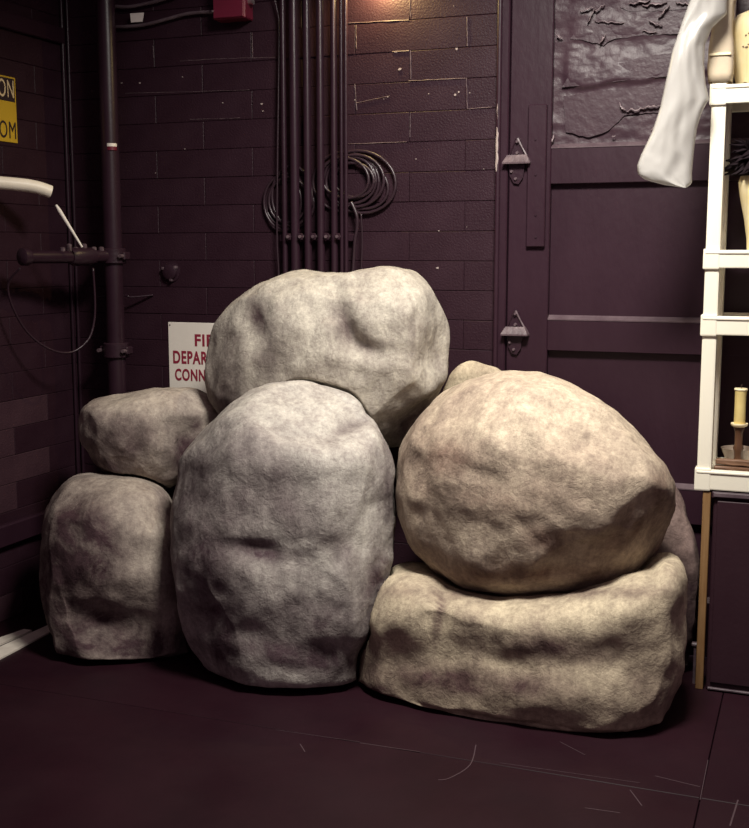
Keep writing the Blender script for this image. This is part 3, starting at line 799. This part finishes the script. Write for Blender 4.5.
bm = nb(); lathe(bm, [(.0165, 0), (.0175, .004), (.0172, ch * .5), (.0178, ch * .9), (.0195, ch * .965), (.0185, ch), (.012, ch - .004)], 24)
obj('wax', bm, M['candle'], cd, smooth=True, angle=50)
bm = nb(); lathe(bm, [(.0196, ch * .945), (.0206, ch * .97), (.0196, ch + .001), (.013, ch + .001), (.012, ch * .95)], 24)
obj('rim', bm, M['candle_pale'], cd, smooth=True)
bm = nb(); tube(bm, [(0, 0, ch - .004), (.001, 0, ch + .006), (.003, 0, ch + .014)], .0016, 6)
obj('wick', bm, M['wick'], cd)
# dish behind the candlestick and the wooden pieces in front
p = on_shelf(738, 455, .178, 3)
bm = nb(); lathe(bm, [(.030, 0), (.034, .004), (.040, .02), (.052, .055), (.055, .06), (.052, .058), (.036, .02), (.028, .006)], 28)
tag(obj('dish', bm, M['glass_dish'], None, p, smooth=True, angle=60), 'clouded ribbed dish behind the candlestick', 'dish')
def plank_piece(px, depth, l, w, h, rz, z0, label):
    p = on_shelf(px, 465, depth, 3); bm = nb(); box(bm, -l / 2, l / 2, -w / 2, w / 2, 0, h, bev=.003)
    bmesh.ops.subdivide_edges(bm, edges=[e for e in bm.edges if e.calc_length() > l * .6], cuts=6)
    for v in bm.verts: v.co += Vector((0, random.uniform(-.002, .002), random.uniform(-.0015, .0015)))
    tag(obj('wood_piece', bm, M['old_wood'], None, p + Vector((0, 0, z0)), ROT_B + rz), label, 'wood', 'old wood pieces on the shelf')
plank_piece(746, .040, .19, .034, .021, .02, .0015, 'lower flat piece of old brown wood along the shelf rim')
plank_piece(747, .042, .19, .026, .018, -.05, .0255, 'upper flat piece of old brown wood resting on another')

# yellow urn on the top tier, and one with black fluff below
def face_marks(parent, p, items, r):
    for (dx, zz, w, h) in items:
        a = math.atan2(-1, 0) + dx
        c = Vector((math.cos(a) * r(zz), math.sin(a) * r(zz), zz)); t = Vector((-math.sin(a), math.cos(a), 0)); n_ = Vector((math.cos(a), math.sin(a), 0))
        bm = nb(); k = 7
        A_ = [bm.verts.new(c + t * w * math.cos(6.283 * i / k) * random.uniform(.7, 1.1) + Vector((0, 0, h * math.sin(6.283 * i / k) * random.uniform(.7, 1.1))) + n_ * .0022) for i in range(k)]
        B_ = [bm.verts.new(v.co - n_ * .006) for v in A_]
        bm.faces.new(A_); bm.faces.new(B_[::-1])
        for i in range(k): bm.faces.new((A_[i], A_[(i + 1) % k], B_[(i + 1) % k], B_[i]))
        obj('dark_spot', bm, M['urn_dark'], parent)
p = on_shelf(757, 70, .115, 0)
ur = empty('urn', p); tag(ur, 'pale yellow glazed urn with dark specks on the top tier', 'urn')
hh = pix(757, 11, p.y).z - p.z
prof = [(.060, 0), (.062, .006), (.058, .012), (.060, hh * .10), (.068, hh * .25), (.078, hh * .42), (.084, hh * .60), (.085, hh * .74), (.080, hh * .86), (.066, hh * .95), (.045, hh * .99), (.02, hh)]
bm = nb(); lathe(bm, prof, 36); obj('body', bm, M['urn'], ur, smooth=True, angle=60)
rr = lambda zz: float(np.interp(zz, [q[1] for q in prof], [q[0] for q in prof]))
face_marks(ur, p, [(-.40, hh * .93, .012, .012), (-.75, hh * .66, .003, .003), (-.62, hh * .68, .005, .003), (-.55, hh * .64, .004, .002), (-.85, hh * .53, .003, .003), (-.72, hh * .52, .006, .003), (-.5, hh * .5, .006, .003), (-.65, hh * .55, .003, .002), (-.9, hh * .08, .012, .008), (-.6, hh * .05, .02, .008), (-.3, hh * .06, .014, .008)], rr)
p = on_shelf(760, 235, .12, 1)
ur2 = empty('urn', p); tag(ur2, 'tall tapering yellow urn under a dark fluffy clump', 'urn')
hh = pix(760, 176, p.y).z - p.z
prof = [(.044, 0), (.046, .006), (.038, .014), (.040, hh * .2), (.050, hh * .45), (.066, hh * .75), (.072, hh * .92), (.066, hh), (.03, hh + .002)]
bm = nb(); lathe(bm, prof, 32); obj('body', bm, M['urn'], ur2, smooth=True, angle=60)
cl = nb()
ctr = Vector((p.x, p.y, p.z + hh + .045))
for i in range(260):
    d = Vector(rng.normal(size=3)); d.normalize(); d.x *= 1.1; d.z *= .85
    q0 = d * .02; q1 = d * .07; q2 = d * random.uniform(.09, .118) + Vector((0, 0, -.012)) + Vector(rng.normal(size=3)) * .008
    tube(cl, [q0, q1, q2], [.008, .010, .001], 4)
for v in cl.verts: v.co.z = max(v.co.z, -.043)
tag(obj('fluffy_clump', cl, M['feather'], None, ctr), 'black feathery clump sitting on the tapering yellow urn', 'feathers')

# plastic bag over the corner post, beige sleeve added for its see-through part
bag = [(700, -60), (690, 0), (681, 25), (672, 52), (666, 80), (660, 108), (652, 132), (641, 155), (637, 166), (638, 174), (645, 180), (668, 186), (686, 188), (692, 184), (692, 172), (694, 150), (697, 128), (702, 112), (709, 99), (706, 85), (704, 65), (705, 45), (712, 28), (727, 14), (728, -60)]
def sheet_solid(name, outline, Y, dep, material, label, cat, seed):
    """hanging film: rows across the outline, puffed out and folded"""
    O = outline; top, bot = min(q[1] for q in O), max(q[1] for q in O)
    nr, nc = 90, 28; front = []; back = []
    pts = O + [O[0]]
    for i in range(nr + 1):
        yy = top + (bot - top) * (i / nr) * .998 + .2
        xs = []
        for (a, b_), (c, d) in zip(pts[:-1], pts[1:]):
            if (b_ - yy) * (d - yy) < 0: xs.append(a + (c - a) * (yy - b_) / (d - b_))
        x0, x1 = min(xs), max(xs)
        rf, rb = [], []
        for j in range(nc + 1):
            t = j / nc; px_ = x0 + (x1 - x0) * t
            puff = math.sqrt(max(0, 1 - (2 * t - 1) ** 2))
            fold = .60 * noise.noise(Vector((t * 2.6 + yy * .016, yy * .012, seed))) + .22 * noise.noise(Vector((t * 5 - yy * .02, yy * .015, seed + 5)))
            fold += .14 * min(1, max(0, (yy - 120) / 40)) * (1 - 2 * abs(noise.noise(Vector((px_ * .06 + yy * .03, yy * .035 - px_ * .03, seed + 9)))))
            d_ = dep * puff * (1 + .75 * fold)
            d2 = dep * puff * .8
            rf.append(pix(px_, yy, Y - d_)); rb.append(pix(px_, yy, Y + d2))
        front.append(rf); back.append(rb)
    bm = nb()
    base = front[-1][nc // 2]
    vf = [[bm.verts.new(p - base) for p in r_] for r_ in front]
    vb = [[vf[i][j] if j in (0, nc) else bm.verts.new(back[i][j] - base) for j in range(nc + 1)] for i in range(nr + 1)]
    for i in range(nr):
        for j in range(nc):
            bm.faces.new((vf[i][j], vf[i][j + 1], vf[i + 1][j + 1], vf[i + 1][j]))
            bm.faces.new((vb[i][j], vb[i + 1][j], vb[i + 1][j + 1], vb[i][j + 1]))
    bmesh.ops.contextual_create(bm, geom=[v for v in vf[-1]] + vb[-1][1:-1]) if False else None
    o = obj(name, bm, material, None, base, smooth=True)
    return tag(o, label, cat)
pc = Wp(sx0, OFF, 0)
sheet_solid('plastic_bag', bag, pc.y - .065, .034, M['film'], 'crumpled translucent white plastic bag hanging off the shelf corner', 'bag', 3)
# added sleeve: tints the upper front post as seen through the bag
zt0 = tz[0][1]
pb = nb(); ring = []
for i in range(15):
    t = i / 14; zz = .006 + t * .34; w = .030 + .004 * math.sin(t * 9) + .002 * random.random(); d_ = .030
    if i == 4: w += .002
    cx_ = PWD / 2; w += .003; d_ = .033
    ring.append([pb.verts.new((cx_ + w * math.copysign(abs(math.cos(a)) ** .5, math.cos(a)), PWD / 2 + d_ * math.copysign(abs(math.sin(a)) ** .5, math.sin(a)), zz)) for a in [6.2832 * k / 24 for k in range(24)]])
for i in range(14):
    for k in range(24): pb.faces.new((ring[i][k], ring[i][(k + 1) % 24], ring[i + 1][(k + 1) % 24], ring[i + 1][k]))
po = obj('sleeve', pb, M['sleeve'], None, Wp(sx0, OFF, zt0 + .003), ROT_B, smooth=True)
po.modifiers.new('thick', 'SOLIDIFY').thickness = .002
tag(po, 'added beige sleeve on the shelf post, tinted as seen through the plastic bag', 'sleeve')
zsm = sh(716, 56)[1] - zt0
bm = nb(); box(bm, -.010, PWD + .008, -.016, -.0125, zsm - .004, zsm + .004, bev=.001); obj('seam', bm, M['candle_pale'], po)

# ------------------------------------------------------------------ conduits, cables and boxes on the back wall
u1 = 4.25 / F
def conduit(pxc, rpx, label, o_, ztop=2.9, zbot=.0):
    s, _ = zx(pxc, 150, o_)
    bm = nb(); r_ = rpx * u1 / 1.0
    tube(bm, [(0, 0, zbot), (0, 0, ztop)], r_, 14)
    o = obj('conduit', bm, M['pipe'], None, Wp(s, o_, 0), 0, smooth=True, angle=40)
    return tag(o, label, 'pipe', 'conduits on the block wall')
con = [(284, 2.6, 'thin black conduit at the end of the bundle toward the red box'), (294.5, 4.6, 'thickest black conduit in the bundle on the block wall'), (307.5, 3.9, 'black mid-size conduit right beside the thickest conduit of the bundle'),
       (320.5, 3.9, 'black mid-size conduit between its twin and the slimmer conduit'), (334, 3.3, 'black slimmer conduit beside the pair of thin ones'), (341.5, 1.9, 'black pencil-thin conduit between the slimmer conduit and its pencil-thin twin'), (346, 2.0, 'black pencil-thin conduit at the bundle end by the large cable coil')]
for a, r_, l_ in con: conduit(a, r_, l_, .045)
s0, zc_ = zx(280, 238, .05); s1, _ = zx(349, 238, .05)
st = obj('conduit_strap', bx(0, s1 - s0, 0, .045, -.012, .012, bev=.002), M['iron'], None, Wp(s0, .066, zc_), ROT_B)
# strap wraps in front: a bar with its bolts
bpy.data.objects.remove(st, do_unlink=True)
st = empty('conduit_strap', Wp(s0, .0, zc_), ROT_B); tag(st, 'black clamp bar with bolts across the conduits', 'bracket')
obj('bar', bx(-.012, s1 - s0 + .01, -.028, -.004, -.014, .014, bev=.003), M['iron'], st)
for px_ in (289, 301, 314, 327, 338):
    s, _ = zx(px_, 238, .06); bm = nb(); tube(bm, [(s - s0, -.074, .004), (s - s0, -.02, .004)], [.006, .007], 8)
    b_ = obj('bolt', bm, M['hinge'], st)
    bm = nb(); box(bm, s - s0 - .009, s - s0 + .009, -.068, -.062, -.008, .016, bev=.002); obj('nut', bm, M['iron'], b_)
for (k, px_) in ((0, 331), (1, 331)):
    pass
def wpath(pts, off):
    out = []
    for q in pts:
        o_ = q[2] if len(q) > 2 else off
        s, zz = zx(q[0], q[1], o_); out.append(Wp(s, o_, zz))
    return out
def ellipse(cx, cy, rx, ry, off, a0=0, a1=360, n=28, tilt=0):
    P = []
    for i in range(n + 1):
        a = math.radians(a0 + (a1 - a0) * i / n); x, y_ = rx * math.cos(a), ry * math.sin(a); t = math.radians(tilt)
        P.append((cx + x * math.cos(t) - y_ * math.sin(t), cy + x * math.sin(t) + y_ * math.cos(t), off))
    return P
def coil(label, loops, r_):
    c0 = wpath([(loops[0][0], loops[0][1])], .02)[0]
    root = empty('cable_coil', c0); tag(root, label, 'cable', 'cable coils behind the conduits')
    for (cx, cy, rx, ry, off, tilt) in loops:
        P = [p - c0 for p in wpath(ellipse(cx, cy, rx, ry, off, tilt=tilt), off)]
        bm = nb(); tube(bm, P, r_, 7, cap=False); obj('loop', bm, M['cable'], root, smooth=True)
    return root
coil('large loose coil of black cable hung beside the thin conduits', [(352, 178, 22, 21, .014, 0), (354, 180, 20, 17, .020, 10), (350, 180, 26, 24, .012, 5), (355, 181, 29, 26, .018, -8), (346, 182, 33, 30, .010, 0), (360, 182, 36, 31, .014, 12), (345, 178, 24, 20, .023, 15), (357, 184, 32, 24, .010, 20)], .0062)
coil('small flat coil of black cable looped behind the thickest conduit', [(286, 202, 22, 28, .014, 0), (288, 200, 19, 23, .020, 5), (290, 204, 24, 24, .010, -6), (284, 205, 17, 26, .012, 8), (292, 196, 20, 30, .018, 0)], .0055)
def cable(name, pts, off, r_, label, group=None, mtl='cable'):
    P = spline(wpath(pts, off), 6); c0 = P[-1].copy()
    bm = nb(); tube(bm, [p - c0 for p in P], r_, 8)
    return tag(obj(name, bm, M[mtl], None, c0, smooth=True), label, 'cable', group)
cable('cable', [(351, 202, .036), (354, 208, .036), (357, 217, .036), (357, 228, .034), (355, 240, .034), (354, 256, .03), (353, 272, .03)], .02, .0065, 'thick black cable end drooping below the large coil')
cable('cable', [(361, 214, .033), (362, 230, .033), (362, 250, .033), (361, 275, .033)], .01, .003, 'thin black cable hanging straight beside the drooping end')
cable('cable', [(273, -8, .03), (277, 10, .03), (279, 26, .032), (278.5, 90, .033), (277.5, 160, .033), (277, 235, .033), (278, 260, .033), (280, 292, .033)], .012, .0035, 'thin black cable running down along the conduit bundle edge')
cable('cable', [(110, 6, .02), (128, 7, .02), (145, 4, .02), (158, 1, .02), (175, -4, .02)], .02, .007, 'upper grey cable sagging from the standpipe', mtl='grey_cable')
cable('cable', [(112, 27, .02), (128, 26.5, .02), (146, 24.5, .02), (166, 19.5, .02), (184, 14.5, .02), (200, 12.5, .02), (216, 12, .02)], .02, .007, 'lower grey cable sagging to the red box', mtl='grey_cable')
# paper tag on the cable
P = wpath([(130, 13.5), (144, 12.5), (142.5, 21.5), (131, 22.5)], .032); c0 = P[3].copy()
bm = nb(); A_ = [bm.verts.new(p - c0) for p in P]; B_ = [bm.verts.new(p - c0 - N * .001) for p in P]
bm.faces.new(A_); bm.faces.new(B_[::-1])
for i in range(4): bm.faces.new((A_[i], A_[(i + 1) % 4], B_[(i + 1) % 4], B_[i]))
tag(obj('paper_tag', bm, M['label_white'], None, c0), 'small white paper tag between the two sagging cables', 'tag')
# red box
s0, zb0 = zx(213, 20, .07); s1, _ = zx(245, 20, .07)
rb = empty('alarm_box', Wp(s0, .07, zb0), ROT_B); tag(rb, 'dark red metal box on the block wall', 'box')
obj('body', bx(0, s1 - s0, 0, .068, 0, .20, bev=.004), M['red'], rb)
obj('cover', bx(.004, s1 - s0 - .004, -.006, 0, .004, .196, bev=.002), M['red'], rb)
bm = nb(); tube(bm, [(.004, -.010, .03), (.004, -.004, .03)], .004, 8); obj('screw', bm, M['bolt'], rb)
bm = nb(); tube(bm, [(s1 - s0 - .004, .03, .06), (s1 - s0 + .02, .03, .06)], [.008, .011], 10); obj('connector', bm, M['bolt'], rb)

# fire department sign
s0, zt0 = zx(168, 322, .004); s1, _ = zx(250, 322, .004); zb0 = zx(180, 394, .004)[1]
sw, shh = s1 - s0, zt0 - zb0
sg = empty('sign', Wp(s0, .004, zb0), ROT_B); tag(sg, 'white sign with red capitals FIRE DEPARTMENT CONNECTION on the block wall', 'sign')
obj('plate', bx(0, sw, 0, .0025, 0, shh, bev=.001), M['sign'], sg)
for (x, zz) in ((.008, shh - .012), (sw - .008, shh - .012)):
    bm = nb(); tube(bm, [(x, -.001, zz), (x, .001, zz)], .003, 8); obj('nail', bm, M['iron'], sg)
def lettering(text, width, height, x, zz, parent, material, align='CENTER', y=-.0006, bold=.03, name='lettering'):
    cu = bpy.data.curves.new('t', 'FONT'); cu.body = text; cu.size = 1.0; cu.align_x = 'LEFT'; cu.offset = bold; cu.extrude = .0004; cu.space_character = 1.12
    t = bpy.data.objects.new('t', cu); COL.objects.link(t)
    bpy.context.view_layer.update()
    me = bpy.data.meshes.new_from_object(t.evaluated_get(bpy.context.evaluated_depsgraph_get()))
    bpy.data.objects.remove(t, do_unlink=True)
    n = len(me.vertices); a = np.zeros(n * 3); me.vertices.foreach_get('co', a); a = a.reshape(-1, 3)
    x0, x1 = a[:, 0].min(), a[:, 0].max(); y0, y1 = a[:, 1].min(), a[:, 1].max()
    q = np.stack([x + (a[:, 0] - x0) / (x1 - x0) * width - (width / 2 if align == 'CENTER' else 0), y + a[:, 2], zz + (a[:, 1] - y0) / (y1 - y0) * height], 1)
    me.vertices.foreach_set('co', q.ravel()); me.materials.clear(); me.materials.append(material); me.update()
    return obj(name, me, None, parent)
for (txt, w, y0, y1) in (('FIRE', 28 / 82, 334, 346), ('DEPARTMENT', 73 / 82, 351, 364), ('CONNECTION', 70 / 82, 369, 381)):
    za_, zc2 = zx(190, y1, .004)[1] - zb0, zx(190, y0, .004)[1] - zb0
    lettering(txt, w * sw, zc2 - za_, sw / 2, za_, sg, M['sign_red'])

# caution sign on the left wall
xo, zt0 = lz(14.5, 78); _, zb0 = lz(14.5, 143)
cw = .30; chh = zt0 - zb0
cg = empty('sign', Wp(SL + .003, xo, zb0), ROT_L); tag(cg, 'yellow and black warning sign on the side wall above the white pipe', 'sign')
obj('plate', bx(-cw, 0, 0, .0025, 0, chh, bev=.001), M['yellow'], cg)
za_ = zx(0, 0)[1]
zh0 = lz(12, 102)[1] - zb0
obj('header', bx(-cw + .006, -.008, -.0012, .0, zh0, chh - .006), M['sign_black'], cg)
lettering('CAUTION', cw - .03, chh * .27, -cw / 2, zh0 + (chh - zh0) * .14, cg, M['sign_cream'], y=-.0022, bold=0.0)
lettering('ROOM', cw * .62, chh * .26, -cw * .31 - .010, .014, cg, M['sign_black'], y=-.0012, bold=0.0)

# standpipe in the corner with valve, hose cable and white pipe end
sp_s, _ = zx(110, 150, .10)
sp = empty('standpipe', Wp(sp_s, .10, 0), ROT_B); tag(sp, 'glossy black vertical standpipe with bolted couplings in the corner', 'pipe')
bm = nb(); tube(bm, [(0, 0, 0), (0, 0, 2.9)], .036, 24); obj('pipe', bm, M['pipe'], sp, smooth=True, angle=40)
zc1 = zx(116, 350, .10)[1]; zc2 = zx(114, 256, .10)[1]; zb1 = zx(114, 146, .10)[1]
for zz in (zc1, zc2):
    bm = nb(); tube(bm, [(0, 0, zz - .03), (0, 0, zz - .026), (0, 0, zz + .026), (0, 0, zz + .03)], [.046, .05, .05, .046], 24); c_ = obj('coupling', bm, M['iron'], sp, smooth=True, angle=40)
    for sg_ in (-1, 1):
        bm = nb(); box(bm, sg_ * .05 - .016, sg_ * .05 + .016, -.022, .022, zz - .016, zz + .016, bev=.005); l_ = obj('lug', bm, M['iron'], c_)
        bm = nb(); tube(bm, [(sg_ * .056, -.042, zz), (sg_ * .056, .02, zz)], .0075, 8); obj('bolt', bm, M['hinge'], c_)
bm = nb(); tube(bm, [(.016, -.014, zb1 - .004), (.016, -.014, zb1 + .008)], .0215, 24); obj('tape_band', bm, M['label_white'], sp, smooth=True, angle=40)
bm = nb(); tube(bm, [(.016, -.014, zb1 - .018), (.016, -.014, zb1 - .004)], .0212, 24); obj('red_band', bm, M['red'], sp, smooth=True, angle=40)
P0 = Vector((0, 0, zc2))
inv = sp.matrix_basis.inverted()
sp.matrix_basis  # keep
minv = (Matrix.Translation(Wp(sp_s, .10, 0)) @ Matrix.Rotation(ROT_B, 4, 'Z')).inverted()
def loc(px, py, Y): return minv @ pix(px, py, Y)
v1 = loc(60, 257, 4.34); v2 = loc(22, 257, 4.20)
bm = nb(); tube(bm, [P0, v1, v2], .024, 18); vb_ = obj('valve_branch', bm, M['pipe'], sp, smooth=True, angle=40)
d12 = (v2 - v1).normalized()
bm = nb(); tube(bm, [v2 - d12 * .03, v2 - d12 * .02, v2, v2 + d12 * .01], [.028, .032, .032, .018], 18); obj('outlet_cap', bm, M['iron'], vb_, smooth=True, angle=40)
bm = nb(); tube(bm, [v1 + (P0 - v1) * .18, v1 + (P0 - v1) * .25, v1 + (P0 - v1) * .55, v1 + (P0 - v1) * .62], [.028, .035, .035, .028], 18); vbd = obj('valve_body', bm, M['iron'], vb_, smooth=True, angle=40)
for t in (.08, .2, .32, .48, .66, .8):
    c_ = v1 + (P0 - v1) * t + Vector((0, -.01, .026 + .012 * (t in (.2, .48)))); bm = nb(); tube(bm, [c_ - Vector((0, 0, .02)), c_ + Vector((0, 0, .008)), c_ + Vector((0, 0, .011))], [.010, .010, .004], 8); obj('bolt', bm, M['hinge'], vb_)
a_, b_ = loc(56, 205, 4.26), loc(82, 247, 4.33)
bm = nb(); tube(bm, [a_, a_ + (b_ - a_) * .12, b_], [.004, .0075, .004], 10); obj('lever', bm, M['label_white'], sp, smooth=True, angle=40)
cc = [pix(20, 268, 4.20), pix(8, 285, 4.22), pix(14, 310, 4.25), pix(30, 335, 4.3), pix(52, 350, 4.36), pix(72, 352, 4.42), pix(88, 340, 4.46), pix(94, 322, 4.48), pix(95, 300, 4.48), pix(93, 268, 4.47)]
c0 = cc[5].copy(); bm = nb(); tube(bm, [p - c0 for p in spline(cc, 6)], .0045, 8)
tag(obj('cable', bm, M['iron'], None, c0, smooth=True), 'thin cable hanging in a loop below the standpipe valve', 'cable')
d = left_oz(-40, 180); p0 = Wp(SL + .001, d[0], d[1]); p1 = pix(51, 192, 4.28)
pm_ = p0 + (p1 - p0) * .72 + Vector((0, 0, .012))
bm = nb(); L_ = spline([p0, pm_, p1], 8); c0 = p0.copy(); tube(bm, [p - c0 for p in L_], .0235, 18)
tag(obj('pipe', bm, M['white_pipe'], None, c0, smooth=True, angle=40), 'short white pipe end poking out by the yellow warning sign', 'pipe')
cable('cable', [(96, 297, .05), (115, 296, .055), (127, 295.5, .05), (129, 297, .05), (140, 296.5, .03), (153, 295, .005)], .05, .004, 'thin wire running from the standpipe to the block wall', mtl='iron')
# capped inlet on the wall
s, zz = zx(169, 272, .02)
ic = empty('wall_inlet', Wp(s, .0, zz), ROT_B); tag(ic, 'dark round capped inlet on the block wall above the white sign', 'pipe cap')
bm = nb(); tube(bm, [(0, 0, 0), (0, -.006, 0), (0, -.008, 0), (0, -.02, 0), (0, -.024, 0)], [.04, .04, .03, .03, .022], 20); obj('cap', bm, M['iron'], ic, smooth=True, angle=40)
for a in (.6, 2.7, 4.9):
    bm = nb(); c_ = Vector((math.cos(a) * .032, -.014, math.sin(a) * .032)); box(bm, c_.x - .006, c_.x + .006, c_.y - .008, c_.y + .008, c_.z - .006, c_.z + .006, bev=.002); obj('lug', bm, M['hinge'], ic)
# slim conduit up the corner of the left wall
for px_, lab in ((66, 'slim black conduit on the side wall near the corner'), (71.5, 'slim black conduit tucked tight in the wall corner')):
    o_, _ = left_oz(px_, 140, .012); bm = nb(); tube(bm, [(0, 0, .0), (0, 0, 2.9)], .007, 10)
    tag(obj('conduit', bm, M['pipe'], None, Wp(SL + .012, o_, 0), 0, smooth=True, angle=40), lab, 'pipe', 'side wall conduits')
# two pale boards lying on the floor along the side wall
def floor_board(quad, th, label):
    P = [floor_pt(*q) for q in quad]; c0 = P[0].copy(); bm = nb()
    A_ = [bm.verts.new(p - c0 + Vector((0, 0, th))) for p in P]; B_ = [bm.verts.new(p - c0) for p in P]
    bm.faces.new(A_); bm.faces.new(B_[::-1])
    for i in range(4): bm.faces.new((A_[i], A_[(i + 1) % 4], B_[(i + 1) % 4], B_[i]))
    tag(obj('board', bm, M['board'], None, c0), label, 'board', 'pale boards on the floor')
floor_board([(-70, 697), (-70, 680), (50, 625.5), (60, 628)], .006, 'longer pale flat board on the floor beside the brown boulder')
floor_board([(-70, 676), (-70, 664), (24, 631), (32, 632)], .008, 'shorter pale flat board on the floor against the side wall')

# lamp high on the block wall, above the conduits
s, zz = zx(381, -13, .05)
lp = empty('wall_lamp', Wp(s, 0, zz), ROT_B); tag(lp, 'small warm wall lamp above the block wall cables', 'lamp')
bm = nb(); tube(bm, [(0, 0, .13), (0, -.025, .13)], .04, 16); obj('base', bm, M['iron'], lp)
bm = nb(); tube(bm, [(0, -.02, .13), (0, -.05, .13), (0, -.055, .118)], [.014, .014, .012], 12); obj('arm', bm, M['iron'], lp)
bm = nb(); tube(bm, [(0, -.055, .12), (0, -.055, .085), (0, -.055, .03)], [.012, .03, .045], 16, cap=False); o = obj('shade', bm, M['iron'], lp, smooth=True)
o.modifiers.new('thick', 'SOLIDIFY').thickness = .002
d = bpy.data.lights.new('lamp_bulb', 'POINT'); d.energy = 13.0; d.color = (1.0, .74, .30); d.shadow_soft_size = .012
o = bpy.data.objects.new('lamp_bulb', d); COL.objects.link(o); o.parent = lp; o.location = (0, -.055, .04)
